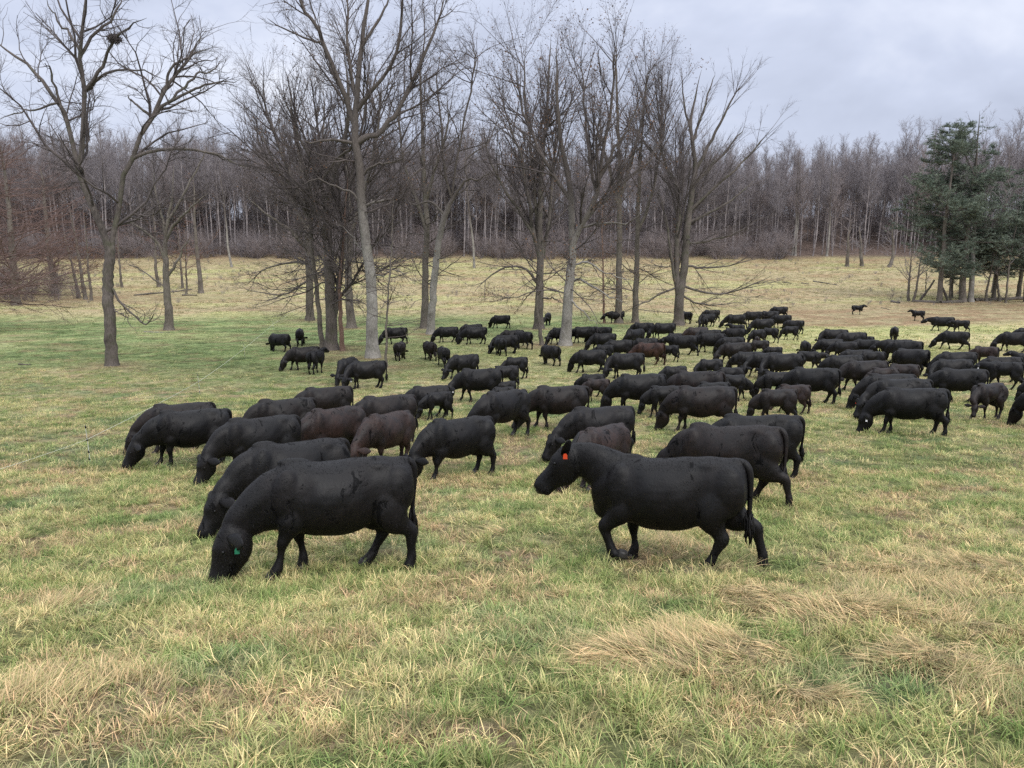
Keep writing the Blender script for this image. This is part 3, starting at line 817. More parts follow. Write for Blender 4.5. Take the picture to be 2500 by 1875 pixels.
def place_cow(bx, ytop, head, pose, s, col, label, special=None, tagc=None, tside=1, fixed=None):
    """bx, ytop: where the middle of the back shows; head: 0 faces left, 90 away, 180 right, -90 towards us"""
    hgt = (1.36) * s
    if fixed: x, y = fixed
    else: x, y = solve_top(bx, ytop, hgt)
    dist = math.hypot(x, y)
    near = dist < 22
    if dist > 24 and pose in ('G0', 'G1', 'G2', 'G3'):
        q = random.Random(int(bx * 3 + ytop)); pose = q.choice(['G0', 'G1', 'G2', 'G3', 'G5', 'G6']); head += q.uniform(-7, 7)
    if special: body, ex = cow_mesh('cow', **special)
    else: body, ex = get_cow(pose, .030 if dist > 40 else .024)
    az = math.atan2(x, y)
    yaw = math.pi - R(head) - az
    calf = pose in CPOSES
    z = float(TM(x, y))
    cr = random.Random(int(bx * 7 + ytop * 13)); k = cr.uniform(.75, 1.4)
    # lean with the slope along the body
    dx, dy = math.cos(yaw), math.sin(yaw)
    sl = float((TM(x + dx * .7 * s, y + dy * .7 * s) - TM(x - dx * .7 * s, y - dy * .7 * s)) / (1.4 * s))
    rl = float((TM(x - dy * .3, y + dx * .3) - TM(x + dy * .3, y - dx * .3)) / .6)
    e = bpy.data.objects.new('cow' if not calf else 'calf', None); COL.objects.link(e)
    e.empty_display_size = .3
    M = Matrix.Translation((x, y, z - .02)) @ Matrix.Rotation(yaw, 4, 'Z') @ Matrix.Rotation(-math.atan(sl), 4, 'Y') @ Matrix.Rotation(math.atan(rl) * .6, 4, 'X') @ Matrix.Diagonal((s, s, s, 1))
    e.matrix_world = M
    c = COLS[col]; c = (c[0] * k, c[1] * k, c[2] * k, 1)
    def part(name, me):
        o = bpy.data.objects.new(name, me); link(o, e); o.color = c; return o
    part('body', body)
    if dist < 60: part('tail_switch', ex['switch'])
    if dist < 30:
        for hm in ex['hoof']: part('hoof', hm)
    if 'fuzz' in ex: part('coat_hair', ex['fuzz'])['kind'] = 'stuff'
    if dist < 45:
        S = Soup(); p, h, sd, jv, hs = ex['poll'], ex['hdir'], ex['side'], ex['jv'], ex['hs']
        for sg in (1, -1):
            ep = p + h * .16 * hs + sd * sg * .121 * hs - jv * .03 * hs
            S = Soup(); S.ball(ep - sd * sg * .004, (.017, .017, .017), 8, 6); v, q, t3 = S.arrays()
            part('eye', mesh_np('eye', v, [q, t3], [MAT['eye']]))
        if dist < 24:
            S = Soup(); np_ = p + h * .478 * hs + jv * .018 * hs
            S.ball(np_, (.068 * hs, .066 * hs, .05 * hs), 12, 8); v, q, t3 = S.arrays()
            part('muzzle', mesh_np('muzzle', v, [q, t3], [MAT['muzzle']]))
    if tagc:
        p, h, sd, hs, eb = ex['poll'], ex['hdir'], ex['side'] * tside, ex['hs'], ex['eb']
        drop = np.array([0, 0, -1.]) * (.25 - ex['ear']) + (-ex['ndir']) * .35
        ed = sd + drop; ed /= np.linalg.norm(ed)
        c0 = eb + sd * .11 * hs + ed * .13 * hs
        a1 = np.array([0, 0, -1.]); a1 = a1 - a1.dot(sd) * sd * .3; a1 /= np.linalg.norm(a1)
        fw = np.cross(sd, a1); fw /= np.linalg.norm(fw)
        w, hh, th = .026, .068, .003
        off = np.cross(ed, h) if tside > 0 else -np.cross(ed, h)
        fr = sd if abs(sd[2]) < .9 else h
        n0 = sd
        pts = []
        for dz_, wk in ((.0, .5), (.022, 1), (hh, 1)):
            for dw in (-1, 1):
                for dn in (-1, 1):
                    pts.append(c0 + n0 * .07 + a1 * .055 + a1 * dz_ + fw * dw * w * wk + n0 * dn * th)
        pts = np.array(pts)
        q = []
        for L_ in (0, 4):
            a = L_
            q += [[a, a + 4, a + 6, a + 2], [a + 1, a + 3, a + 7, a + 5], [a, a + 1, a + 5, a + 4], [a + 2, a + 6, a + 7, a + 3]]
        q += [[0, 2, 3, 1], [8, 9, 11, 10]]
        part('ear_tag', mesh_np('ear_tag', pts, [np.array(q)], [MAT[tagc]], False))
    tag(e, label, 'calf' if calf else 'cow', GROUP_C)
    return e
NEAR = dict(voxel=.019)
# ------------------------------------------------------------------ bare trees
class Wood:
    """collects batches of branches and turns them into one tube mesh"""
    def __init__(s): s.V = []; s.Q = []; s.T = []; s.n = 0
    def add(s, P, Rr, sides):
        """P (N,K,3), Rr (N,K)"""
        Nn, K, _ = P.shape
        if Nn == 0: return
        cone = K == 2 and sides == 3
        d = np.gradient(P, axis=1); d /= np.linalg.norm(d, axis=2)[..., None] + 1e-9
        ref = np.zeros_like(d); m = np.abs(d[:, :1, 2]).repeat(K, 1) > .8
        ref[..., 2] = 1; ref[m] = (1, 0, 0)
        # keep one reference for a whole branch
        ref = ref[:, :1].repeat(K, 1)
        u = np.cross(d, ref); u /= np.linalg.norm(u, axis=2)[..., None] + 1e-9
        v = np.cross(d, u)
        a = np.linspace(0, 2 * np.pi, sides, endpoint=False)
        V = P[:, :, None] + Rr[:, :, None, None] * (np.cos(a)[None, None, :, None] * u[:, :, None] + np.sin(a)[None, None, :, None] * v[:, :, None])
        V = V.reshape(-1, 3)
        if cone:      # last twigs taper to a point
            V = np.concatenate([V.reshape(Nn, 2, 3, 3)[:, 0], P[:, 1:2]], 1).reshape(-1, 3)
            k = np.arange(Nn)[:, None] * 4 + s.n
            s.T += [k + np.array([0, 1, 3]), k + np.array([1, 2, 3]), k + np.array([2, 0, 3])]
            s.V.append(V); s.n += len(V); return
        b = np.arange(Nn)[:, None, None] * (K * sides) + np.arange(K - 1)[None, :, None] * sides
        j = np.arange(sides)[None, None]; j2 = (j + 1) % sides
        Q = np.stack([b + j, b + j2, b + sides + j2, b + sides + j], -1).reshape(-1, 4) + s.n
        s.V.append(V); s.Q.append(Q); s.n += len(V)
    def mesh(s, name, mat):
        return mesh_np(name, np.concatenate(s.V), ([np.concatenate(s.Q)] if s.Q else []) + ([np.concatenate(s.T)] if s.T else []), [mat])
def resample(path, rad, K, r, jit=0.0):
    A = catmull(np.column_stack([path, rad]), K)
    P = A[:, :3].copy()
    if jit:
        w = r.normal(0, jit, (K, 3)); w[0] = 0
        P += w
    return P, np.maximum(A[:, 3], .004)
def spawn(par, r, dens, t=(.2, 1.0), ang=(45, 12), ln=(.4, .6), fall=.5, up=.1, wig=.12, K=5, rk=.014, rmin=.006, rcap=.7, tpow=1.0, minlen=.2, wdir=None, plane=0.0, abslen=None):
    """children of a list of (P (N,K,3), R (N,K)) batches"""
    oP, oR = [], []
    for P, Rr in par:
        Nn, K0, _ = P.shape
        seg = np.linalg.norm(np.diff(P, axis=1), axis=2); L = seg.sum(1)
        cnt = r.poisson(np.clip(L * dens * (t[1] - t[0]), 0, 400))
        idx = np.repeat(np.arange(Nn), cnt); M = len(idx)
        if M == 0: continue
        tt = t[0] + (t[1] - t[0]) * r.uniform(0, 1, M) ** tpow
        f = tt * (K0 - 1); i = np.minimum(f.astype(int), K0 - 2); f = (f - i)[:, None]
        a = P[idx, i]; b = P[idx, i + 1]
        p = a * (1 - f) + b * f; tan = b - a; tan /= np.linalg.norm(tan, axis=1)[:, None] + 1e-9
        pr = Rr[idx, i] * (1 - f[:, 0]) + Rr[idx, i + 1] * f[:, 0]
        q = r.normal(0, 1, (M, 3))
        q[:, 2] *= (1 - plane)
        q -= (q * tan).sum(1)[:, None] * tan; q /= np.linalg.norm(q, axis=1)[:, None] + 1e-9
        an = np.radians(r.normal(ang[0], ang[1], M))
        d = np.cos(an)[:, None] * tan + np.sin(an)[:, None] * q
        if abslen is not None: l = abslen(tt) * r.uniform(.75, 1.2, M)
        else: l = L[idx] * r.uniform(ln[0], ln[1], M) * (1 - fall * tt)
        l = np.maximum(l, minlen)
        r0 = np.minimum(np.maximum(rk * l, rmin), pr * rcap)
        r0 = np.maximum(r0, rmin * .6)
        C = np.empty((M, K, 3)); C[:, 0] = p
        for k in range(1, K):
            d = d + r.normal(0, wig, (M, 3)) + np.array([0, 0, up if not callable(up) else up(k / (K - 1))])
            if wdir is not None: d = d + np.asarray(wdir)
            d /= np.linalg.norm(d, axis=1)[:, None]
            C[:, k] = C[:, k - 1] + d * (l / (K - 1))[:, None]
        tap = np.linspace(1, .25, K)[None]
        oP.append(C); oR.append(r0[:, None] * tap)
    if not oP: return []
    return [(np.concatenate(oP), np.concatenate(oR))]
def specks(par, r, n, size, flat=.6):
    """small leaf quads near the ends of twigs"""
    P = np.concatenate([p[:, -1] for p, _ in par] + [p[:, p.shape[1] // 2] for p, _ in par])
    i = r.integers(0, len(P), n); c = P[i] + r.normal(0, .05, (n, 3))
    a = r.normal(0, 1, (n, 3)); a /= np.linalg.norm(a, axis=1)[:, None]
    b = np.cross(a, r.normal(0, 1, (n, 3))); b /= np.linalg.norm(b, axis=1)[:, None]
    s = (size * r.uniform(.6, 1.5, n))[:, None]
    V = np.stack([c - a * s, c + b * s * flat, c + a * s, c - b * s * flat], 1).reshape(-1, 3)
    return V, np.arange(n * 4).reshape(-1, 4)

def flare(P, Rr, amount=.55, h=1.0):
    z = P[:, 2] - P[0, 2]
    return Rr * (1 + amount * np.exp(-np.maximum(z, 0) / (h * .45)))
def build_tree(name, label, group, base, limbs, habit, seed, trunk_mat='bark_mid', twig_mat='twig_grey', leaf=0, leaf_size=.05, dens=1.0, cat='tree'):
    """limbs: list of (path in metres from the base, radii) - first is the trunk"""
    r = np.random.default_rng(seed)
    e = bpy.data.objects.new(name, None); COL.objects.link(e); e.location = base
    W = Wood(); big = []
    for k, (path, rad) in enumerate(limbs):
        K = 30 if k == 0 else 14
        P, Rr = resample(np.array(path, float), np.array(rad, float), K, r, .03 if k == 0 else .055)
        if k == 0:
            K2 = 30; P, Rr = resample(np.array(path, float), np.array(rad, float), K2, r, .03)
            P[0, 2] -= .3; Rr = flare(P, Rr)
        if k:      # join each limb to the wood it grows from
            allp = np.concatenate([b_[0][0] for b_ in big]); allr = np.concatenate([b_[1][0] for b_ in big])
            dd = np.hypot(allp[:, 0] - P[0, 0], allp[:, 2] - P[0, 2]); j = int(np.argmin(dd))
            off = allp[j] - P[0]; dec = np.linspace(1, 0, K)[:, None] ** 2
            P = P + np.stack([off[0] * dec[:, 0], np.full(K, off[1]), off[2] * dec[:, 0]], -1) if dd[j] < 2.5 else P
            if Rr[0] > allr[j] * .9: Rr = Rr * (1 - np.linspace(1, 0, K) * (1 - allr[j] * .9 / Rr[0]))
        if k: Rr = Rr * np.where(np.linspace(0, 1, len(Rr)) > .8, 1 - .8 * (np.linspace(0, 1, len(Rr)) - .8) / .2, 1)
        else: Rr = Rr * np.where(np.linspace(0, 1, len(Rr)) > .88, 1 - .8 * (np.linspace(0, 1, len(Rr)) - .88) / .12, 1)
        W.add(P[None], Rr[None], 12 if k == 0 else 8); big.append((P[None], Rr[None]))
    X = Wood(); allf = []
    ups = habit.get('auto', [])
    limbs_auto = []
    for kw in ups:
        kk = dict(kw); src = kk.pop('src', 'trunk'); lo = kk.pop('low', False)
        par = big[:1] if src == 'trunk' else big[1:]
        ch = spawn(par, r, **kk)
        limbs_auto += ch
        for P, Rr in ch: X.add(P, Rr, 5)
    L1 = [b for b in big[1:]] + limbs_auto
    L1s = L1 + (big[:1] if habit.get('trunk_twigs') else [])
    cur = L1s
    for li, kw in enumerate(habit['levels']):
        kk = dict(kw); kk['dens'] = kk['dens'] * dens
        sides = kk.pop('sides', 3)
        ch = spawn(cur, r, **kk)
        for P, Rr in ch: X.add(P, Rr, sides)
        cur = ch if not kk.get('keep') else cur + ch
        if li >= len(habit['levels']) - 2: allf += ch
    link(bpy.data.objects.new('trunk', W.mesh('trunk', MAT[trunk_mat])), e)
    link(bpy.data.objects.new('crown', X.mesh('crown', MAT[twig_mat])), e)
    if leaf:
        V, Q = specks(allf, r, leaf, leaf_size)
        lo = obj_np('dead_leaves', V, Q, MAT['leaf_dead'], e, smooth=False); lo['kind'] = 'stuff'
    tag(e, label, cat, group)
    return e
# habits (lengths in metres, angles in degrees)
ASC = dict(auto=[], levels=[
    dict(dens=1.9, t=(.10, 1), ang=(34, 12), ln=(.38, .62), fall=.45, up=.07, wig=.10, K=6, rk=.0125, rmin=.02, sides=4),
    dict(dens=2.25, t=(.12, 1), ang=(36, 12), ln=(.38, .6), fall=.4, up=.06, wig=.13, K=4, rk=.011, rmin=.013, sides=3),
    dict(dens=6.2, t=(.08, 1), ang=(40, 14), ln=(.4, .7), fall=.3, up=.04, wig=.16, K=2, rk=.010, rmin=.0125, sides=3, minlen=.5)])
GNARL = dict(auto=[], levels=[
    dict(dens=1.6, t=(.1, 1), ang=(46, 16), ln=(.34, .56), fall=.4, up=.03, wig=.22, K=7, rk=.014, rmin=.022, sides=4),
    dict(dens=2.1, t=(.12, 1), ang=(46, 16), ln=(.38, .58), fall=.35, up=.03, wig=.22, K=5, rk=.012, rmin=.013, sides=3),
    dict(dens=5.0, t=(.08, 1), ang=(46, 16), ln=(.4, .7), fall=.3, up=.02, wig=.2, K=2, rk=.011, rmin=.0125, sides=3, minlen=.45)])
def auto_asc(n, t0, lmax, ang=42, up=.10, tpow=1.0, H=22.0, drop=.6):
    return dict(dens=n / (H * (1 - t0)), t=(t0, 1.0), ang=(ang, 9), abslen=lambda tt: lmax * (1 - drop * (tt - t0) / (1 - t0)), up=up, wig=.07, K=9, rk=.0135, rmin=.03, rcap=.62, tpow=tpow)
def auto_low(n, t0, t1, l, H=22.0, up=None, ang=84):
    return dict(dens=n / (H * (t1 - t0)), t=(t0, t1), ang=(ang, 12), abslen=lambda tt: l + 0 * tt, up=up or (lambda q: .06 - .11 * q), wig=.15, K=9, rk=.0105, rmin=.025, rcap=.45)
def habit(base, auto, **kw):
    h = dict(base); h['auto'] = auto; h.update(kw); return h

def px_limb(pts, base, Y, rpx, bow=0.0, r=None):
    """polyline given in photograph pixels, laid at the tree's own distance, with depth swing"""
    P = []
    n = len(pts)
    for k, (a, b_) in enumerate(pts):
        w = at_depth(a, b_, Y) - base
        P.append(w)
    P = np.array(P)
    P[:, 1] += bow * (np.linspace(0, 1, n) ** 1.3)
    rad = np.interp(np.linspace(0, 1, n), [0, 1], rpx) * Y / F
    return P, rad
def px_tree(name, label, group, bx, by, trunk, trunk_r, limbs, habit_, seed, **kw):
    base = ground_hit(bx, by)
    Y = base[1]
    L = [px_limb([(bx, by)] + trunk, base, Y, trunk_r)]
    L[0][0][0] = 0
    for (pts, rr, bow) in limbs:
        L.append(px_limb(pts, base, Y, rr, bow))
    return build_tree(name, label, group, base, L, habit_, seed, **kw)
def straight_tree(name, label, group, bx, by, top_y, r_px, habit_fn, seed, lean=0.0, sway=.35, r_top=.12, **kw):
    """trunk rising from pixel (bx, by) to image row top_y"""
    base = ground_hit(bx, by); Y = base[1]
    H = at_depth(bx, top_y, Y)[2] - base[2]
    r = np.random.default_rng(seed)
    n = 7; z = np.linspace(0, H, n)
    P = np.stack([lean * z + np.cumsum(r.normal(0, sway * H / 60, n)), np.cumsum(r.normal(0, sway * H / 60, n)), z], -1); P[0] = 0
    rad = np.linspace(1, r_top, n) ** .9 * r_px * .5 * Y / F
    return build_tree(name, label, group, base, [(P, rad)], habit_fn(H), seed, **kw), base, H

GT = 'bare trees standing in the pasture'
# --- the big forked tree on the left
px_tree('forked_tree', 'big dark bare tree on the left, forking into a wide V, nest in crown', None, 274, 893,
    [(268, 800), (264, 710), (266, 640), (272, 590)], (14, 11),
    [([(272, 600), (280, 545), (288, 461), (312, 391), (347, 304), (385, 225), (415, 180), (450, 120), (485, 60)], (9.5, 2.2), 1.2),
     ([(268, 610), (258, 585), (233, 515), (205, 440), (196, 400), (209, 353), (214, 244), (206, 136), (217, 54), (235, -40), (240, -120)], (9.5, 2.2), -.8),
     ([(198, 405), (184, 347), (157, 271), (120, 215), (92, 190), (50, 150), (0, 114), (-50, 60)], (7, 1.8), .8),
     ([(350, 305), (385, 270), (423, 250), (470, 225), (499, 212), (550, 205), (600, 200)], (5.5, 1.2), -1.5),
     ([(325, 391), (360, 372), (434, 364), (480, 363), (515, 374), (560, 392), (600, 408)], (4.5, 1.0), 1.4),
     ([(400, 240), (440, 200), (470, 170), (500, 165), (520, 130)], (4, 1), 1.2),
     ([(216, 215), (250, 185), (280, 150), (304, 108), (350, 80), (400, 70)], (5.5, 1.2), -1.6),
     ([(214, 244), (250, 195), (285, 172), (330, 168), (390, 190)], (4, 1), 1.8),
     ([(207, 150), (230, 90), (270, 40), (290, -30)], (5, 1.4), 1.2),
     ([(165, 290), (150, 240), (140, 180), (140, 165)], (4, 1.2), -1),
     ([(350, 300), (320, 260), (290, 235), (270, 215)], (3.5, 1), 1.5),
     ([(380, 232), (400, 170), (440, 130), (500, 100)], (4, 1), .5),
     ([(206, 136), (170, 80), (130, 40), (100, -20)], (4, 1), .9),
     ([(285, 700), (310, 745), (345, 775), (365, 790), (385, 770), (400, 760)], (3.2, .8), -1.0),
     ([(278, 750), (310, 770), (345, 800)], (2, .6), -.8),
     ([(140, 250), (100, 270), (60, 280), (20, 300)], (3, .8), -.8)],
    habit(GNARL, []), 501, trunk_mat='bark_dark', twig_mat='twig_dark', dens=.9)
# --- pale trunk in the middle
px_tree('pale_tree', 'tall tree with pale lichened trunk, the lightest one, in the middle group', GT, 911, 873,
    [(909, 780), (907, 705), (898, 613), (884, 515), (879, 423), (866, 336), (868, 290), (871, 233), (878, 150), (890, 60), (904, -30), (915, -110)], (15, 2.5),
    [([(868, 300), (855, 260), (839, 217), (801, 125), (775, 70), (752, 33), (735, -20), (720, -70)], (7.5, 1.6), -1.6),
     ([(800, 125), (760, 110), (700, 80), (670, 60)], (3, .8), -1),
     ([(882, 362), (905, 345), (931, 331), (950, 300), (969, 271), (1001, 206), (1050, 81), (1072, 0), (1090, -60)], (8, 1.8), 2.0),
     ([(876, 275), (900, 245), (925, 217), (974, 146), (991, 27), (1000, -60)], (6.5, 1.8), -2.0),
     ([(871, 235), (850, 150), (840, 60), (835, -60)], (5, 1.8), 1.8),
     ([(885, 120), (930, 40), (960, -40)], (4, 1.5), .8),
     ([(862, 347), (830, 342), (806, 347), (775, 356), (752, 358)], (4.2, 1.1), -2.2),
     ([(864, 368), (845, 375), (817, 385), (779, 429), (745, 450)], (4.2, 1.1), 2.6),
     ([(882, 500), (860, 470), (820, 455), (780, 440), (750, 455)], (3, .8), -1.4),
     ([(884, 520), (920, 500), (960, 480), (1010, 420), (1060, 395)], (3.5, .9), 1.6),
     ([(880, 440), (920, 410), (970, 400), (1020, 370)], (3.5, .9), -1.6),
     ([(898, 610), (870, 590), (840, 560), (800, 545)], (2.6, .7), 1.4),
     ([(901, 650), (930, 670), (960, 660), (1010, 690)], (2.2, .6), 1.4)],
    habit(ASC, [auto_low(6, .25, .5, 5, 26)]), 502, trunk_mat='bark_pale', twig_mat='twig_grey', dens=.95, leaf=1500, leaf_size=.045)
px_tree('dark_tree', 'dark twin-trunked tree just left of the pale trunk', GT, 810, 854,
    [(808, 760), (803, 680), (800, 590), (800, 488), (812, 430), (833, 380), (848, 300), (850, 220), (840, 120)], (15, 2),
    [([(812, 800), (828, 700), (838, 600), (835, 520), (855, 430), (870, 330), (890, 220), (900, 120)], (8, 1.5), 1.5),
     ([(800, 500), (780, 430), (750, 360), (720, 290), (700, 220)], (5.5, 1.2), -1.5),
     ([(802, 560), (770, 520), (730, 470), (690, 430)], (4, 1), 1.5)],
    habit(ASC, [auto_asc(8, .35, 6, 40, .1, 1, 22), auto_low(9, .12, .4, 5.5, 22)]), 503, trunk_mat='bark_dark', twig_mat='twig_dark', dens=.7, leaf=900)
px_tree('slim_tree', 'slim dark trunk left of the twin-trunked tree, crown fanning up left', GT, 787, 850,
    [(778, 760), (768, 660), (757, 543), (750, 460), (735, 380), (722, 300), (715, 210)], (6.5, 1.2),
    [([(757, 545), (730, 480), (690, 420), (655, 360), (640, 300)], (3.8, 1), -.8),
     ([(752, 470), (715, 400), (680, 330), (665, 260)], (3.6, .9), 1.2),
     ([(758, 560), (770, 480), (780, 390), (770, 290), (775, 200)], (3.8, .9), 1.0)],
    habit(ASC, [auto_asc(6, .4, 6, 36, .12, 1, 20), auto_low(6, .2, .45, 4.5, 20)]), 504, twig_mat='twig_dark', dens=.72, leaf=1200)
px_tree('slim_tree', 'slim reddish-grey trunk between the twin-trunked tree and the pale trunk', GT, 837, 857,
    [(832, 780), (830, 700), (836, 620), (842, 520), (850, 430)], (6, 1.2), [],
    habit(ASC, [auto_asc(10, .3, 4.5, 48, .06, 1, 14), auto_low(4, .2, .5, 3.5, 14)]), 505, trunk_mat='bark_red', dens=.8)
px_tree('thick_tree', 'thick trunk standing behind the twin-trunked tree, foot spreading to the right', GT, 858, 801,
    [(853, 730), (850, 660), (855, 560), (850, 460), (845, 360), (850, 260), (855, 170)], (11, 1.5),
    [([(850, 600), (820, 520), (790, 440), (770, 340), (760, 240)], (6, 1.2), 2), ([(852, 560), (880, 480), (910, 400), (930, 300), (940, 200)], (6, 1.2), -2)],
    habit(ASC, [auto_asc(12, .35, 7, 38, .12, 1, 26), auto_low(9, .15, .4, 7, 26)]), 506, trunk_mat='bark_mid', twig_mat='twig_grey', dens=.55, leaf=900)
px_tree('broad_tree', 'grey trunk at the back left of the middle group, crown spreading far to the left', GT, 756, 782,
    [(755, 700), (752, 620), (748, 540), (742, 460), (730, 380), (715, 300), (705, 190)], (10, 1.4),
    [([(750, 560), (715, 490), (670, 420), (630, 350), (605, 280)], (5.5, 1), 1.2), ([(748, 520), (720, 440), (690, 370), (660, 280), (650, 200)], (5.5, 1), -1.5),
     ([(745, 480), (770, 400), (785, 300), (780, 200)], (5, 1), 1.5), ([(752, 600), (710, 560), (650, 520), (600, 470)], (4.5, .9), -1.0),
     ([(753, 640), (700, 640), (640, 660), (590, 700)], (3.4, .8), 1.2), ([(754, 690), (700, 720), (650, 715), (600, 700)], (2.8, .7), -1.4)],
    habit(ASC, [auto_asc(9, .35, 6.5, 40, .12, 1, 26), auto_low(12, .12, .4, 7.5, 26)]), 507, trunk_mat='bark_mid', twig_mat='twig_dark', dens=.72, leaf=1800)
px_tree('sapling', 'thin straight sapling beside the foot of the pale trunk', GT, 943, 897,
    [(944, 800), (948, 720), (953, 640), (958, 560), (960, 480)], (3.2, .7), [],
    habit(GNARL, [dict(dens=3.4, t=(.15, 1), ang=(75, 14), abslen=lambda tt: 3.6 * (1 - .55 * tt), up=.015, wig=.16, K=7, rk=.009, rmin=.012)]), 508, trunk_mat='bark_mid', dens=.75)
px_tree('leaning_tree', 'light grey tree leaning right, right of the pale trunk, crown turned to the right', GT, 1051, 816,
    [(1055, 750), (1061, 678), (1066, 630), (1072, 586), (1088, 521), (1106, 480)], (9.5, 6),
    [([(1104, 485), (1090, 430), (1083, 380), (1078, 300), (1070, 220), (1080, 130)], (5.5, 1.2), -1.2),
     ([(1106, 482), (1130, 465), (1143, 450), (1130, 410), (1145, 380), (1190, 345), (1210, 300), (1235, 230)], (5, 1), 1.6),
     ([(1100, 500), (1140, 440), (1170, 440), (1215, 415)], (4, .9), -1.2),
     ([(1104, 484), (1115, 400), (1130, 320), (1150, 240), (1160, 160), (1150, 110)], (5, 1), -2.2),
     ([(1090, 520), (1050, 490), (1010, 500), (980, 480)], (3.2, .8), 1.4)],
    habit(GNARL, [auto_low(7, .2, .9, 5, 12)]), 509, trunk_mat='bark_pale', twig_mat='twig_grey', dens=.95)
px_tree('thick_tree', 'brown-grey trunk close behind the leaning tree', GT, 1036, 802,
    [(1038, 720), (1040, 640), (1042, 543), (1036, 460), (1034, 380), (1030, 280), (1025, 180), (1028, 110)], (9.5, 1.3),
    [([(1042, 560), (1015, 480), (985, 400), (970, 300), (975, 210)], (5, 1), 1.5), ([(1038, 500), (1060, 420), (1090, 330), (1095, 230)], (5, 1), -1.5)],
    habit(ASC, [auto_asc(12, .35, 6.5, 38, .12, 1, 26), auto_low(9, .15, .4, 6, 26)]), 510, twig_mat='twig_grey', dens=.65, leaf=600)
# --- right-hand group
px_tree('multi_stem_tree', 'dark tree dividing into many steep stems, at the left of the right-hand group', GT, 1315, 803,
    [(1316, 740), (1318, 690), (1318, 640), (1317, 560), (1318, 470), (1325, 380), (1335, 280), (1340, 170), (1345, 90)], (11.5, 1.3),
    [([(1317, 640), (1300, 560), (1285, 470), (1270, 380), (1240, 300), (1215, 220)], (5.5, 1), -1.6),
     ([(1318, 650), (1335, 570), (1345, 480), (1355, 380), (1360, 260), (1368, 140)], (5.5, 1), 1.4),
     ([(1317, 600), (1308, 500), (1300, 390), (1285, 280), (1280, 170), (1285, 100)], (5.5, 1), 1.4),
     ([(1300, 560), (1260, 500), (1220, 440), (1190, 370), (1175, 290)], (4.5, .9), .8),
     ([(1316, 700), (1280, 660), (1240, 650), (1190, 680), (1160, 710)], (3.6, .8), -1.2),
     ([(1318, 690), (1290, 720), (1265, 760)], (2.4, .6), 1.2), ([(1320, 735), (1350, 730), (1385, 745)], (2.6, .7), -1.2)],
    habit(ASC, [auto_asc(7, .4, 6.5, 34, .14, 1, 28), auto_low(8, .15, .42, 6, 28)]), 511, trunk_mat='bark_dark', twig_mat='twig_dark', dens=.58, leaf=3800, leaf_size=.06)
px_tree('slim_tree', 'thin stem leaning against the multi-stemmed tree', GT, 1322, 843,
    [(1316, 790), (1310, 740), (1322, 680), (1326, 600), (1318, 520)], (5, 1), [],
    habit(GNARL, [auto_asc(9, .35, 3.5, 50, .05, 1, 11)]), 512, dens=.7)
px_tree('mossy_tree', 'big tree with mossy foot, pale trunk bending up to the right', GT, 1380, 843,
    [(1384, 780), (1388, 705), (1394, 650), (1398, 608), (1395, 543), (1388, 434), (1371, 353), (1362, 270), (1358, 170), (1362, 95)], (14, 1.4),
    [([(1398, 606), (1412, 568), (1427, 537), (1452, 480), (1462, 420), (1475, 340), (1490, 250), (1498, 150), (1500, 100)], (8, 1.2), -1.6),
     ([(1430, 530), (1480, 480), (1540, 430), (1590, 390), (1620, 330)], (4.5, 1), 1.6),
     ([(1455, 470), (1440, 400), (1430, 300), (1425, 200), (1415, 120)], (4.5, 1), 1.0),
     ([(1392, 480), (1350, 420), (1310, 350), (1280, 270), (1262, 190), (1265, 130)], (5, 1), 1.6),
     ([(1412, 568), (1470, 550), (1530, 545), (1590, 500)], (3.6, .8), -1.0),
     ([(1462, 420), (1500, 350), (1540, 290), (1555, 200)], (4, .9), -1.0),
     ([(1390, 680), (1430, 690), (1480, 720), (1530, 740)], (3.4, .8), -1.4), ([(1388, 720), (1420, 755), (1455, 790)], (2.6, .7), -1.6),
     ([(1396, 640), (1440, 640), (1490, 670), (1560, 690)], (3, .8), 1.4)],
    habit(ASC, [auto_low(6, .15, .4, 6.5, 24)]), 513, trunk_mat='bark_pale', twig_mat='twig_dark', dens=.85, leaf=3500, leaf_size=.06)
px_tree('straight_tree', 'straight grey trunk, left one of the two between the mossy and the double-stemmed tree', GT, 1511, 789,
    [(1511, 700), (1512, 600), (1513, 500), (1512, 380), (1508, 280), (1505, 190), (1500, 125)], (9, 1.2),
    [([(1512, 520), (1490, 430), (1470, 330), (1462, 240)], (4.5, .9), 1), ([(1512, 480), (1540, 390), (1565, 300), (1575, 210), (1580, 160)], (4.5, .9), -1)],
    habit(ASC, [auto_asc(10, .35, 6, 36, .13, 1, 28), auto_low(9, .12, .4, 6, 28)]), 514, twig_mat='twig_dark', dens=.62, leaf=2200, leaf_size=.06)
px_tree('straight_tree', 'straight grey trunk, right one of the two between the mossy and the double-stemmed tree', GT, 1551, 788,
    [(1553, 700), (1556, 600), (1559, 490), (1562, 390), (1570, 290), (1576, 200)], (8, 1.1), 
    [([(1557, 560), (1590, 480), (1610, 390), (1625, 300), (1632, 215)], (4, .9), 1)],
    habit(ASC, [auto_asc(10, .35, 5.5, 36, .13, 1, 26), auto_low(9, .12, .4, 5.5, 26)]), 515, twig_mat='twig_dark', dens=.6, leaf=1800, leaf_size=.06)
px_tree('sapling', 'thin reddish sapling between the mossy tree and the straight trunks', GT, 1475, 789,
    [(1474, 720), (1472, 640), (1470, 560), (1473, 480)], (3, .7), [],
    habit(GNARL, [auto_asc(12, .25, 3.2, 60, .04, 1, 12)]), 516, trunk_mat='bark_red', twig_mat='twig_red', dens=.6)
fan = dict(dens=1.1)
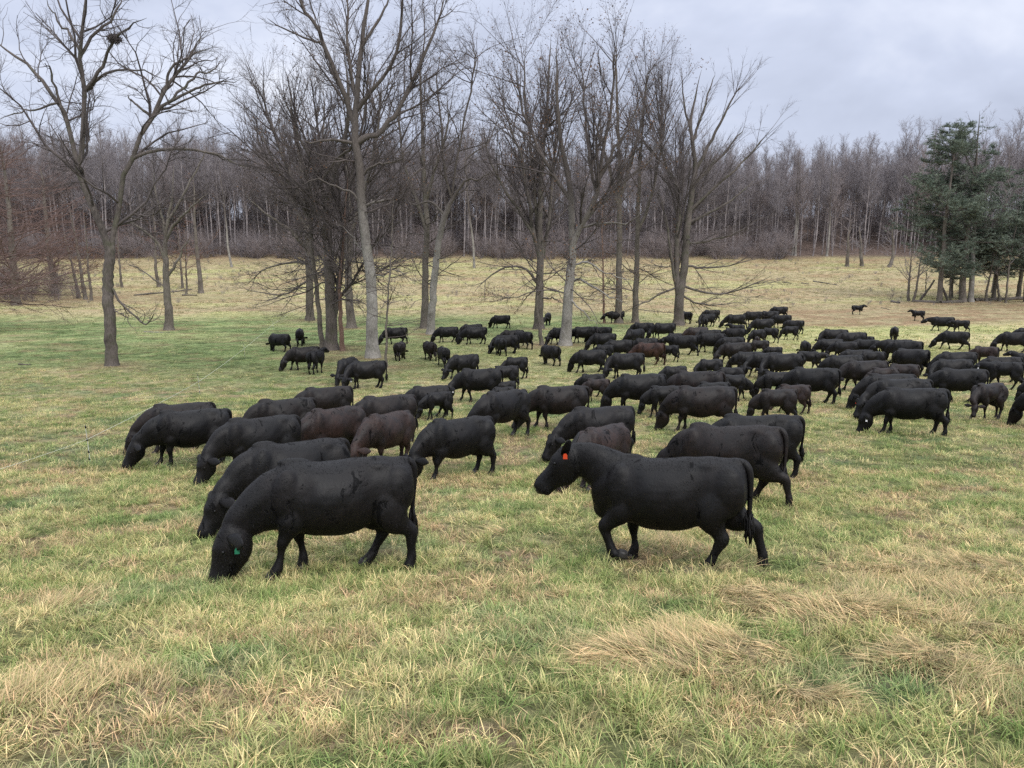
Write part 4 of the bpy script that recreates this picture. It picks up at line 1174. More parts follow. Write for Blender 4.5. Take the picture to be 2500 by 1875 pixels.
px_tree('fan_tree', 'double-stemmed dark beech, rightmost of the middle trees, twigs fanning out to the right', GT, 1656, 794,
    [(1658, 740), (1664, 690), (1670, 651), (1676, 580), (1683, 515), (1690, 460), (1697, 407), (1690, 340), (1686, 290), (1700, 230), (1712, 170)], (12.5, 1.2),
    [([(1654, 740), (1648, 690), (1650, 620), (1656, 540), (1656, 488), (1643, 434), (1620, 380), (1615, 300), (1630, 220)], (8.5, 1.1), .8),
     ([(1650, 700), (1638, 651), (1632, 590), (1620, 520), (1600, 460)], (4.5, .9), -.8),
     ([(1697, 407), (1730, 350), (1760, 290), (1785, 240), (1800, 215)], (4.6, .9), -.8),
     ([(1692, 450), (1740, 400), (1790, 350), (1830, 300)], (4.2, .8), .8),
     ([(1684, 520), (1740, 460), (1800, 410), (1850, 350), (1865, 335)], (4.2, .8), -.8),
     ([(1680, 550), (1740, 520), (1800, 480), (1858, 430)], (3.8, .8), 1),
     ([(1674, 600), (1730, 590), (1790, 570), (1850, 530)], (3.2, .8), -1),
     ([(1668, 650), (1720, 655), (1780, 650), (1850, 630)], (3.2, .7), .8),
     ([(1664, 690), (1710, 710), (1770, 715), (1840, 690), (1880, 670)], (3.2, .7), -.8),
     ([(1662, 720), (1700, 742), (1760, 745), (1830, 735)], (2.8, .6), .8),
     ([(1660, 700), (1610, 720), (1560, 745), (1520, 760)], (2.8, .6), -.6),
     ([(1690, 340), (1715, 280), (1735, 220), (1750, 170)], (3.5, .8), .8),
     ([(1690, 330), (1670, 260), (1662, 190)], (3.2, .8), -.6)],
    dict(auto=[auto_low(8, .15, .5, 5, 24)], levels=[
        dict(dens=1.35, t=(.15, 1), ang=(24, 9), ln=(.4, .62), fall=.4, up=.03, wig=.06, K=6, rk=.010, rmin=.02, sides=4),
        dict(dens=1.7, t=(.12, 1), ang=(24, 9), ln=(.4, .6), fall=.4, up=.02, wig=.08, K=4, rk=.009, rmin=.011, sides=3),
        dict(dens=4.6, t=(.08, 1), ang=(28, 9), ln=(.4, .7), fall=.3, up=.01, wig=.08, K=2, rk=.009, rmin=.012, sides=3, minlen=.5)]),
    517, trunk_mat='bark_dark', twig_mat='twig_dark', dens=.95)
# --- lone tree right of the forked one and the reddish grove beyond
px_tree('short_tree', 'short thick-trunked tree right of the big forked tree, spreading low crown', GT, 413, 806,
    [(411, 750), (406, 700), (405, 640), (402, 600), (408, 540), (420, 480), (425, 400)], (10.5, 1.2),
    [([(403, 640), (385, 590), (350, 560), (320, 545), (290, 545)], (4, .8), -.8), ([(407, 670), (430, 640), (445, 600), (470, 575)], (4.2, .8), .6),
     ([(405, 600), (430, 550), (470, 510), (520, 470)], (4.4, .8), -1), ([(404, 590), (390, 520), (370, 450), (360, 380)], (4, .8), 1),
     ([(402, 705), (370, 680), (330, 655), (300, 645)], (2.6, .6), 1), ([(410, 540), (450, 470), (480, 400), (500, 350)], (3.6, .8), 1)],
    habit(GNARL, [auto_low(8, .35, .95, 5, 16)]), 518, trunk_mat='bark_mid', twig_mat='twig_grey', dens=.8)
grove = [(193, 727, 8, 560, -.12, 'thin stem leaning left, first of three in the reddish grove'), (209, 731, 9, 500, -.09, 'middle leaning stem of three in the reddish grove'),
         (223, 734, 7, 520, .0, 'third stem, upright, of three in the reddish grove'), (298, 702, 6, 520, 0, 'slim stem seen just right of the forked tree in the reddish grove'),
         (388, 701, 8, 480, 0, 'short dark stem behind the short thick-trunked tree'), (446, 704, 6, 540, 0, 'thin stem behind the fallen branches left of the stout grove trunk'),
         (455, 718, 5, 560, .02, 'thinnest stem by the fallen branches in the grove'), (491, 716, 12, 430, 0, 'stout tapering trunk at the right end of the reddish grove')]
for k, (bx, by, rp, ty, lean, lab) in enumerate(grove):
    straight_tree('beech_tree', lab, 'reddish beech trees of the left grove', bx, by, ty, rp,
        lambda H, k=k: dict(auto=[dict(dens=20 / H, t=(.25, 1), ang=(72, 12), abslen=lambda tt: 6.0 * (1 - .55 * tt), up=.03, wig=.09, K=7, rk=.010, rmin=.025)], levels=[
            dict(dens=1.5, t=(.15, 1), ang=(38, 10), ln=(.35, .55), fall=.4, up=.0, wig=.1, K=4, rk=.010, rmin=.018, plane=.5),
            dict(dens=2.6, t=(.15, 1), ang=(38, 12), ln=(.4, .6), fall=.3, up=.0, wig=.1, K=3, rk=.010, rmin=.012, plane=.5, minlen=.5)]),
        600 + k, lean=lean, trunk_mat='bark_mid', twig_mat='twig_red', dens=.8, leaf=500, leaf_size=.07)
def beech(H, l, n): return dict(auto=[dict(dens=n / (H * .88), t=(.1, .98), ang=(76, 12), abslen=lambda tt: l * (1 - .55 * tt), up=.015, wig=.07, K=9, rk=.009, rmin=.03, rcap=.4)], levels=[
            dict(dens=1.9, t=(.12, 1), ang=(34, 10), ln=(.3, .5), fall=.4, up=.02, wig=.09, K=4, rk=.009, rmin=.018, plane=.6, sides=3),
            dict(dens=2.0, t=(.12, 1), ang=(34, 12), ln=(.35, .55), fall=.3, up=-.01, wig=.09, K=4, rk=.009, rmin=.015, plane=.4, minlen=.5),
            dict(dens=4.2, t=(.08, 1), ang=(34, 12), ln=(.4, .65), fall=.3, up=-.01, wig=.09, K=2, rk=.009, rmin=.016, plane=.4, minlen=.6)])
straight_tree('beech_tree', 'reddish beech cut by the left edge, long level twigs reaching into view', 'reddish beech trees of the left grove', -70, 805, 330, 26,
    lambda H: beech(H, 11.5, 95), 620, trunk_mat='bark_mid', twig_mat='twig_red', dens=.72)
straight_tree('beech_tree', 'full reddish beech behind, rising at the left edge beyond the lawn', 'reddish beech trees of the left grove', 40, 745, 350, 20,
    lambda H: beech(H, 12, 90), 621, trunk_mat='bark_mid', twig_mat='twig_red', dens=.62)
straight_tree('beech_tree', 'reddish beech crown filling the gap left of the forked tree', 'reddish beech trees of the left grove', 135, 722, 400, 16,
    lambda H: beech(H, 10, 75), 622, trunk_mat='bark_mid', twig_mat='twig_red', dens=.62)
# squirrel nest
nb = ground_hit(274, 893); c = at_depth(304, 108, nb[1]) + np.array([0, -1.2, 0])
r = np.random.default_rng(5); n = 420
d = r.normal(0, 1, (n, 3)); d /= np.linalg.norm(d, axis=1)[:, None]
st = c + d * r.uniform(.05, .36, (n, 1)) * np.array([1.15, 1, .8]); q = r.normal(0, 1, (n, 3)); q /= np.linalg.norm(q, axis=1)[:, None]
W = Wood(); W.add(np.stack([st - q * .16, st, st + q * .16 + r.normal(0, .03, (n, 3))], 1), np.full((n, 3), .014), 3)
nest = link(bpy.data.objects.new('nest', W.mesh('nest', MAT['twig_dark'])))
tag(nest, 'round dark twig nest high in the crown of the forked tree', 'nest')

# ------------------------------------------------------------------ evergreens on the right
def pine(label, bx, by, ty, rp, lmax, seed, top_split=False, t0=.13, dens=1.0, lean=0.0, gap=0.0):
    base = ground_hit(bx, by); Y = base[1]
    H = at_depth(bx, ty, Y)[2] - base[2]
    r = np.random.default_rng(seed)
    e = bpy.data.objects.new('pine_tree', None); COL.objects.link(e); e.location = base
    z = np.linspace(0, H, 8)
    P = np.stack([lean * z + np.cumsum(r.normal(0, .12, 8)), np.cumsum(r.normal(0, .1, 8)), z], -1); P[0] = 0; P[0, 2] = -.3
    P, Rr = resample(P, np.linspace(1, .1, 8) * rp * .5 * Y / F, 26, r, .02); Rr = flare(P, Rr, .4)
    W = Wood(); W.add(P[None], Rr[None], 10)
    X = Wood()
    prof = lambda tt: lmax * np.clip(np.where(tt < .35, .85 + .5 * tt, 1.10 - (tt - .35) * 1.05), .2, 1.1)
    L1 = spawn([(P[None], Rr[None])], r, dens=5.5 * dens, t=(t0, .985), ang=(80, 9), abslen=prof, up=.035, wig=.07, K=8, rk=.010, rmin=.02, rcap=.4)
    if top_split:
        tp = P[-6]
        ex = []
        for (dx, dz) in ((-3.4, 2.2), (1.2, 4.6), (3.6, 4.4), (-1.6, 5.0), (2.6, 1.8)):
            t_ = np.linspace(0, 1, 8)[:, None]
            ex.append(tp + np.array([[dx, r.normal(0, .8), dz]]) * t_ + np.array([[0, 0, .5]]) * np.sin(t_ * 3.14) * -1)
        ex = np.array(ex); L1 = L1 + [(ex, np.linspace(.09, .02, 8)[None].repeat(5, 0))]
    # leave ragged gaps: drop branches in some height bands and sides
    A, B = L1[0]
    az = np.arctan2(A[:, -1, 1] - A[:, 0, 1], A[:, -1, 0] - A[:, 0, 0]); hz = A[:, 0, 2]
    keep = vnoise(az * 1.3 + 20, hz / 1.6, seed) > .34 + gap
    L1 = [(A[keep], B[keep])] + L1[1:]
    for p, q in L1: X.add(p, q, 4)
    L2 = spawn(L1, r, dens=3.8, t=(.15, 1), ang=(45, 12), ln=(.28, .42), fall=.3, up=.04, wig=.08, K=4, rk=.01, rmin=.01, plane=.7, minlen=.4)
    for p, q in L2: X.add(p, q, 3)
    # needle tufts
    tips = []
    for p, q in L2:
        for k in range(1, p.shape[1]): tips.append(p[:, k])
    for p, q in L1: tips.append(p[:, -1]); tips.append(p[:, -2]); 
    tips = np.concatenate(tips)
    m_ = 13; c = np.repeat(tips, m_, 0) + r.normal(0, .10, (len(tips) * m_, 3)) * [1, 1, .5]
    d = r.normal(0, 1, c.shape); d[:, 2] = np.abs(d[:, 2]) * .7 + .1; d /= np.linalg.norm(d, axis=1)[:, None]
    s = np.cross(d, r.normal(0, 1, c.shape)); s /= np.linalg.norm(s, axis=1)[:, None]
    l = r.uniform(.22, .46, (len(c), 1))
    V = np.stack([c - s * .034, c + s * .034, c + d * l], 1).reshape(-1, 3)
    link(bpy.data.objects.new('trunk', W.mesh('trunk', MAT['bark_mid'])), e)
    link(bpy.data.objects.new('branches', X.mesh('branches', MAT['twig_grey'])), e)
    no = obj_np('needles', V, np.arange(len(V)).reshape(-1, 3), MAT['needle'], e, smooth=False); no['kind'] = 'stuff'
    tag(e, label, 'pine tree', 'evergreens at the right')
pine('tallest dark green pine on the right with ragged open top', 2293, 739, 300, 13, 6.2, 701, True)
pine('pine with stout dark trunk right of the tallest one, thinner greyish foliage', 2350, 737, 355, 17, 6.6, 702, gap=.1)
pine('smallest pine of the clump, half hidden near the right edge', 2485, 728, 470, 11, 5.2, 703, gap=.06, t0=.2)
pine('feathery grey-green pine standing right of the bare pale tree', 2425, 730, 425, 10, 6.0, 706, t0=.2, dens=.9)
pine('last pine in view, at the right edge beyond the crossed stems', 2505, 737, 430, 12, 6.5, 707, t0=.16, dens=.9)
pine('low bushy pine between the two big evergreens', 2322, 728, 520, 10, 4.6, 704, t0=.18)
px_tree('pale_tree', 'bare pale tree growing among the pines', GT, 2370, 737,
    [(2372, 680), (2376, 620), (2379, 560), (2382, 480), (2383, 400), (2388, 330), (2392, 270)], (6.5, .8),
    [([(2380, 540), (2400, 480), (2425, 430), (2440, 370)], (4, 1), .6), ([(2382, 600), (2420, 560), (2450, 500), (2480, 440)], (3, .8), -.8), ([(2383, 440), (2360, 380), (2350, 320)], (3, .8), .8)],
    habit(ASC, [auto_asc(14, .3, 6, 40, .1, 1, 26)]), 705, trunk_mat='bark_pale', twig_mat='far_twig', dens=.7)
small = [(2217, 735, 7, 600, .02, 'thin bare stem at the left end of the pine clump'), (2229, 737, 6, 590, .06, 'second thin bare stem at the left end of the pine clump'),
         (2258, 722, 3, 640, -.02, 'very thin sapling between the left stems and the tallest pine'), (2321, 735, 4, 640, -.10, 'thin stem leaning left between the two big pine trunks'),
         (2406, 736, 6, 600, .10, 'left leg of the crossed thin stems right of the pines'), (2440, 736, 6, 600, -.16, 'right leg of the crossed thin stems right of the pines'),
         (2455, 740, 5, 500, .05, 'slim bare tree behind the crossed stems at the right'), (2425, 715, 9, 380, 0, 'tall bare tree rising over the right edge evergreens')]
for k, (bx, by, rp, ty, lean, lab) in enumerate(small):
    straight_tree('slim_tree', lab, 'thin bare stems around the pines', bx, by, ty, rp,
        lambda H: habit(GNARL, [auto_asc(max(8, H * .7), .35, 3.0 + H * .1, 50, .05, 1, H)], levels=GNARL['levels'][:3]), 720 + k, lean=lean, dens=.42, twig_mat='far_twig')
# leaning dead poles between the pines
def log(label, a, b_, ra, rb, hgt0=0.06, hgt1=.06, seed=0, n=9, cat='fallen log', name='fallen_log', mat='bark_dark', side=0):
    A = ground_hit(*a); Bq = ground_hit(*b_)
    A[2] += hgt0; Bq[2] += hgt1
    r = np.random.default_rng(seed); t_ = np.linspace(0, 1, n)[:, None]
    P = A * (1 - t_) + Bq * t_ + r.normal(0, np.linalg.norm(Bq - A) * .012, (n, 3)) * [1, .6, .5]
    rad = np.linspace(ra, rb, n) * r.uniform(.9, 1.1, n)
    o0 = P[0].copy()
    W = Wood(); W.add((P - o0)[None], rad[None], 8)
    ch = spawn([((P - o0)[None], rad[None])], r, dens=side / max(1, np.linalg.norm(Bq - A)), t=(.2, 1), ang=(45, 15), ln=(.2, .4), up=.05, wig=.2, K=5, rk=.02, rmin=.02) if side else []
    for p, q in ch: W.add(p, q, 5)
    o = link(bpy.data.objects.new(name, W.mesh(name, MAT[mat]))); o.location = o0
    tag(o, label, cat)
    return o
log('dead pole leaning right against the tallest pine', (2246, 735), (2278, 735), .20, .13, 0, 3.2, 1, cat='dead pole', name='leaning_pole')
log('dead pole leaning left against the foot of the tallest pine', (2316, 737), (2297, 737), .22, .15, 0, 2.2, 2, cat='dead pole', name='leaning_pole')
log('long dark log lying behind the pine trunks to the right edge', (2372, 735), (2540, 731), .30, .24, .1, .3, 3, side=4)
log('dark log and brush lying left of the pine trunks', (2232, 737), (2290, 740), .26, .24, .05, .1, 4, side=3)
log('dark log lying between the tallest pine and the stout-trunked pine', (2296, 740), (2350, 739), .28, .28, .05, .1, 14, side=3)
log('dark knotty log end on the bare earth left of the pines', (2176, 738), (2196, 741), .26, .18, .1, .06, 5, side=2)
log('thin branch lying on the bare earth in front of the pines', (2150, 752), (2172, 756), .05, .03, .03, .03, 6)
log('long fallen limb on the far tan pasture, right of centre', (1986, 688), (2048, 697), .15, .09, .1, .05, 7, side=5)
log('short fallen limb left of the long one on the far pasture', (1911, 690), (1932, 693), .12, .09, .1, .05, 8, side=2)
log('broken limb between the two other fallen limbs on the far pasture', (1956, 692), (1974, 694), .1, .07, .1, .05, 9, side=2)
log('dark fallen trunk lying across the reddish grove', (330, 722), (470, 708), .16, .10, .08, .1, 10, side=8)
log('dead branches piled at the foot of the thin grove stems', (445, 722), (482, 722), .14, .08, .1, .1, 11, side=7)
log('pale stick lying on the lawn left of the short tree', (352, 811), (400, 813), .05, .03, .03, .03, 12, mat='bark_pale')
log('dark branch lying in the lawn near the left edge', (45, 891), (75, 892), .06, .04, .05, .03, 13, side=4)
log('brushwood lying by the double-stemmed tree', (1560, 762), (1640, 770), .06, .03, .3, .3, 15, side=26)
# old gnarled trees at the foot of the wood
for k, (bx, by, ty, lab) in enumerate([(2068, 651, 540, 'small gnarled tree at the far field edge, leftmost of three'), (2104, 650, 545, 'small gnarled tree at the far field edge, middle of three'), (2171, 652, 530, 'small gnarled tree at the far field edge, rightmost, with pale dead limbs')]):
    straight_tree('gnarled_tree', lab, 'gnarled trees at the far field edge', bx, by, ty, 9,
        lambda H: dict(auto=[dict(dens=14 / H, t=(.22, 1), ang=(55, 16), abslen=lambda tt: 5.2 * (1 - .4 * tt), up=.02, wig=.2, K=7, rk=.016, rmin=.05)], levels=[
            dict(dens=1.4, t=(.15, 1), ang=(50, 16), ln=(.4, .6), fall=.3, up=0, wig=.2, K=5, rk=.013, rmin=.03),
            dict(dens=2.0, t=(.15, 1), ang=(50, 16), ln=(.4, .7), fall=.3, up=0, wig=.2, K=3, rk=.012, rmin=.018, minlen=.6)]),
        740 + k, trunk_mat='bark_mid', twig_mat='far_twig' if k else 'far_red', sway=1.4)

# ------------------------------------------------------------------ the far wood
def wood_proto(k, H, crown0, red=False):
    crown0 -= .06
    r = np.random.default_rng(900 + k)
    z = np.linspace(0, H, 7)
    P = np.stack([np.cumsum(r.normal(0, .16, 7)), np.cumsum(r.normal(0, .16, 7)), z], -1); P[0] = 0; P[0, 2] = -.8
    P, Rr = resample(P, np.array([.17, .155, .14, .12, .09, .06, .03]) * r.uniform(.85, 1.25), 12, r, .03)
    W = Wood(); W.add(P[None], Rr[None], 6)
    L1 = spawn([(P[None], Rr[None])], r, dens=34 / (H * (1 - crown0)), t=(crown0, 1), ang=(36, 10), abslen=lambda tt: 5.6 * np.clip(1.55 - 1.15 * tt, .5, 1), up=.14, wig=.07, K=6, rk=.0125, rmin=.03)
    L1 = L1 + spawn([(P[None], Rr[None])], r, dens=.55, t=(.2, crown0), ang=(65, 15), abslen=lambda tt: 2.2 + 0 * tt, up=.04, wig=.15, K=5, rk=.012, rmin=.02)
    L2 = spawn(L1, r, dens=2.0, t=(.12, 1), ang=(34, 11), ln=(.38, .6), fall=.4, up=.08, wig=.1, K=4, rk=.011, rmin=.022)
    L3 = spawn(L2, r, dens=4.0, t=(.1, 1), ang=(38, 12), ln=(.45, .7), fall=.3, up=.06, wig=.1, K=2, rk=.011, rmin=.022, minlen=.8)
    X = Wood()
    for p, q in L1: X.add(p, q, 3)
    for p, q in L2: X.add(p, q, 3)
    for p, q in L3: X.add(p, q, 3)
    V = np.concatenate(W.V + X.V); q1 = np.concatenate(W.Q); q2 = np.concatenate(X.Q) + W.n; q3 = np.concatenate(X.T) + W.n
    mi = np.concatenate([np.zeros(len(q1)), np.ones(len(q2) + len(q3))])
    return mesh_np('woodland_tree', V, [q1, q2, q3], [MAT['far_trunk'], MAT['far_red' if red else 'far_twig']], True, mi)
protos = [wood_proto(k, H, c0, k == 5) for k, (H, c0) in enumerate([(24, .52), (26, .45), (23, .55), (25, .5), (27, .42), (22, .40), (25, .58)])]
r = np.random.default_rng(77)
spotsw = []
tries = 0
while len(spotsw) < 1000 and tries < 20000:
    tries += 1
    y = 206 + 56 * r.uniform() ** 1.15; x = r.uniform(-1, 1) * (y * .80)
    if all((x - a) ** 2 + (y - b_) ** 2 > (1.2 if x < 20 else 2.1) ** 2 for a, b_ in spotsw[-400:]): spotsw.append((x, y))
spotsw.sort(key=lambda p: p[1] + (0 if abs(p[0]) < p[1] * .69 else 60))
seclab = [(-999, 60, 'tall grey woodland tree in the stand behind the reddish grove at the far left', 'wood behind the reddish grove'),
          (60, 700, 'tall grey woodland tree seen behind the forked tree and the short tree', 'wood behind the forked tree'),
          (700, 1250, 'tall grey woodland tree in the stand behind the pale-trunked middle group', 'wood behind the middle group'),
          (1250, 1800, 'tall grey woodland tree in the stand behind the right-hand tree group', 'wood behind the right-hand group'),
          (1800, 2230, 'tall slender bare tree of the open woodland edge between fan tree and pines', 'wood between the fan tree and the pines'),
          (2230, 9999, 'tall grey woodland tree in the stand behind the pines at the right', 'wood behind the pines')]
for (x, y) in spotsw[:296]:
    o = bpy.data.objects.new('woodland_tree', protos[r.integers(0, 7)]); COL.objects.link(o)
    ppx = px_of(x, y)
    s = r.uniform(.78, 1.10) * (1.14 if ppx < 1250 else 1.0) * (1.16 if ppx > 2150 else 1)
    o.location = (x, y, float(T(x, y))); o.rotation_euler = (r.normal(0, .02), r.normal(0, .02), r.uniform(0, 6.28)); o.scale = (s, s, s)
    lab = [q for q in seclab if q[0] <= ppx < q[1]][0]
    tag(o, lab[2], 'tree', lab[3])
for (bx, by, ty, lab) in [(1934, 623, 420, 'pair of straight pale trunks at the wood edge, left trunk'), (1941, 624, 430, 'pair of straight pale trunks at the wood edge, right trunk'), (2018, 625, 420, 'single straight pale trunk at the wood edge right of the pale pair'), (1158, 655, 400, 'pale leaning trunk at the wood edge behind the leaning tree'), (566, 652, 450, 'pale leaning trunk at the wood edge left of the middle group')]:
    straight_tree('pale_woodland_tree', lab, None, bx, by, ty - 60, 5.5, lambda H: habit(ASC, [auto_asc(14, .5, 5, 36, .12, 1, H)], levels=[dict(l_, rmin=.02) for l_ in ASC['levels'][:2]]), int(bx), trunk_mat='bark_pale', twig_mat='far_twig', lean=-.04 if bx in (566, 1158) else 0)
# the trees behind them and the brush under them are one mass
wc = bpy.data.collections.new('wood_protos')
for k, me in enumerate(protos):
    wc.objects.link(bpy.data.objects.new(f'wood_proto_{k:02d}', me))
def shrub_mesh(k, H, red):
    r = np.random.default_rng(950 + k); W = Wood()
    n = 9; b0 = r.normal(0, .35, (n, 3)); b0[:, 2] = -.2
    d = r.normal(0, .38, (n, 3)); d[:, 2] = 1; d /= np.linalg.norm(d, axis=1)[:, None]
    K = 5; C = np.empty((n, K, 3)); C[:, 0] = b0
    for i in range(1, K):
        d = d + r.normal(0, .13, (n, 3)); d /= np.linalg.norm(d, axis=1)[:, None]; C[:, i] = C[:, i - 1] + d * H * r.uniform(.7, 1, (n, 1)) / (K - 1)
    L0 = [(C, np.linspace(.05, .02, K)[None].repeat(n, 0))]
    L1 = spawn(L0, r, dens=2.0, t=(.15, 1), ang=(48, 14), ln=(.35, .55), fall=.3, up=.03, wig=.13, K=4, rk=.011, rmin=.016)
    L2 = spawn(L1, r, dens=3.2, t=(.1, 1), ang=(45, 14), ln=(.5, .8), fall=.2, up=.02, wig=.1, K=2, rk=.011, rmin=.012, minlen=.45)
    for L in (L0, L1, L2):
        for p, q in L: W.add(p, q, 3)
    return W.mesh('shrub', MAT['far_red' if red else 'far_twig'])
sc_ = bpy.data.collections.new('shrub_protos')
for k in range(6): sc_.objects.link(bpy.data.objects.new(f'shrub_proto_{k:02d}', shrub_mesh(k, 5.0 + k % 3, k < 3)))
rest = np.array(spotsw[296:])
n = len(rest)
def mass(name, label, coll, P, s, r, nk, kmask=None):
    n = len(P); z = T(P[:, 0], P[:, 1])
    scatter(name, coll, np.column_stack([P, z]), np.column_stack([r.normal(0, .03, n), r.normal(0, .03, n), r.uniform(0, 6.28, n)]),
            np.repeat(s[:, None], 3, 1), r.integers(0, nk, n) if kmask is None else kmask, np.zeros((n, 3)) + .2, label, 0)
ppx = px_of(rest[:, 0], rest[:, 1])
mass('woodland', 'deeper rows of bare grey trees making up the far wood', wc, rest, r.uniform(.70, .95, n) * np.where(ppx < 1250, 1.14, 1.0), r, 7)
n = 1050
sy = 201 + 52 * r.uniform(0, 1, n) ** 1.4; sx = r.uniform(-.82, .82, n) * sy
red = r.uniform(0, 1, n) < np.where(px_of(sx, sy) < 1900, .7, .5)
left = px_of(sx, sy) < 1900
keep = left | (sy > 222)
ss = np.where(left, r.uniform(.6, 1.4, n), r.uniform(.4, 1.1, n)) * np.where(sy > 224, 1.9, 1)
kk = np.where(red, r.integers(0, 3, n), r.integers(3, 6, n))
mass('undergrowth', 'reddish grey brush and saplings under the far wood', sc_, np.column_stack([sx, sy])[keep], ss[keep], r, 6, kk[keep])
n = 620
sy = r.uniform(112, 200, n); sx = r.uniform(-.6, .85, n) * sy
k2 = fields(sx, sy)[0] < .2
mass('weeds', 'low dry weed clumps dotting the far tan pasture', sc_, np.column_stack([sx, sy])[k2], r.uniform(.05, .17, n)[k2], r, 6)

n = 16
sx0 = r.uniform(-150, 215, n); sy = r.uniform(116, 134, n); sx = (sx0 - CX) / F * sy
mass('brush', 'reddish beech brush thickening the grove at the left edge', sc_, np.column_stack([sx, sy]), r.uniform(.6, 1.2, n), r, 3)

# ------------------------------------------------------------------ polywire fence
pb = [(-160, 1290), (221, 1132), (488, 963), (598, 872), (668, 806), (720, 770)]
pp = [ground_hit(a, b_) for a, b_ in pb]
fe = empty('wire_fence', tuple(pp[0]))
o0 = pp[0]
for k in (1, 2, 3, 4):
    p = pp[k] - o0
    S = Soup(); S.tube([p + [0, 0, -.1], p + [-.015, 0, .45], p + [-.04, 0, .96]], [.007, .007, .005], None, 6, 6)
    v, q, t3 = S.arrays(); po = obj_np('post', v, [q, t3], MAT['post_white'], fe)
    for h in (.12, .30, .60, .92):
        S = Soup(); c_ = p + [-.015 - .02 * h, 0, h]
        S.tube([c_ - [0, 0, .035], c_, c_ + [0, 0, .035]], [.012, .019, .012], None, 8, 5)
        S.tube([c_, c_ + [.03, -.03, .01], c_ + [.045, -.03, -.02]], [.007, .007, .005], None, 5, 5)
        v, q, t3 = S.arrays(); obj_np('clip', v, [q, t3], MAT['black_plastic'], po)
for k in range(5):
    a = pp[k] - o0 + [0, 0, .62]; b2 = pp[k + 1] - o0 + [0, 0, .62]
    t_ = np.linspace(0, 1, 14)[:, None]
    P = a * (1 - t_) + b2 * t_ - np.array([0, 0, .04]) * 4 * t_ * (1 - t_)
    rr = np.linspace(.0036, .0036, 14) * (1 + k * .35)
    W = Wood(); W.add(P[None], rr[None], 5)
    link(bpy.data.objects.new('wire', W.mesh('wire', MAT['wire'])), fe)
tag(fe, 'thin pale fence wire on slim posts with black clips, slanting across the left', 'fence')
# ------------------------------------------------------------------ the herd
def nearp(pose, fuzz, vox=.024, **kw):
    d = dict(CPOSES[pose], calf=True) if pose in CPOSES else dict(POSES[pose])
    d.update(kw); d['voxel'] = vox; d['fuzz'] = fuzz
    return d
# bx, top y, heading, pose, size, colour, label, extra
HERO = [
 (800, 1122, -7, 'G0', 1.02, 'k', 'nearest grazing black cow in the front on the left, green tag in its ear', dict(special=nearp('G0', 16000, .018, hsz=1.06, neck=-35, head=-78, yaw=6, fl=(10, -12), hl=(-12, 16), tail=-.25, fat=1.03), tagc='tag_green', tside=1)),
 (1640, 1116, 7, 'W', 1.02, 'k', 'black cow walking in the front with raised head, lifted forefoot and orange ear tag', dict(special=nearp('W', 16000, .018, raised=True, hsz=1.05, neck=28, head=-52, yaw=4, fl=(0, -4), hl=(14, -26), tail=.15, ear=1.25), tagc='tag_orange', tside=1)),
 (700, 1078, -22, 'G1', 1.0, 'k', 'black cow grazing right behind the nearest one, its head low beside hers', dict(special=nearp('G1', 14000, yaw=6))),
 (620, 1018, -22, 'G0', 1.0, 'k', 'grey-sheened black cow, second one behind the nearest cow, head low', dict(special=nearp('G0', 9000, yaw=8, seed=21))),
 (806, 995, -38, 'G2', 1.0, 'r', 'rusty brown-backed cow in the cluster behind the nearest cow', dict(special=nearp('G2', 9000, yaw=-5))),
 (938, 1008, -50, 'G1', .95, 'r', 'brown cow with tangled wet hair, its rump against the rear of the nearest cow', dict(special=nearp('G1', 8000, seed=31, yaw=0))),
 (1112, 1020, -33, 'G2', .98, 'k', 'black cow grazing alone between the two nearest cows, pointed tail head raised', dict(special=nearp('G2', 12000, seed=41, yaw=5, neck=-36))),
 (1460, 992, -22, 'G3', 1.0, 'k', 'black cow grazing behind the walking cow, its head beside hers', dict(special=nearp('G0', 9000, seed=51, yaw=8, neck=-30, head=-66))),
 (1468, 1040, -58, 'G2', .92, 'r', 'brown rounded back seen just over the neck of the walking cow', dict(special=nearp('G2', 6000, seed=61))),
 (1784, 1037, 12, 'GW', 1.07, 'b', 'dark brown cow directly behind the walking cow, tail hanging down', dict(special=nearp('GW', 10000, seed=71, tail=.5, yaw=-5))),
 (1850, 1012, -8, 'G0', 1.03, 'k', 'large black cow beyond the brown one behind the walking cow', dict(special=nearp('G0', 7000, seed=81, tail=-.6))),
 (452, 1000, -9, 'G1', 1.0, 'k', 'black cow grazing in the front of the pair nearest the white fence wire', dict(special=nearp('G1', 8000, seed=91, yaw=0, fl=(-4, 8)))),
 (428, 984, -9, 'G0', .97, 'b', 'cow half hidden behind its twin beside the white fence wire', {}),
]
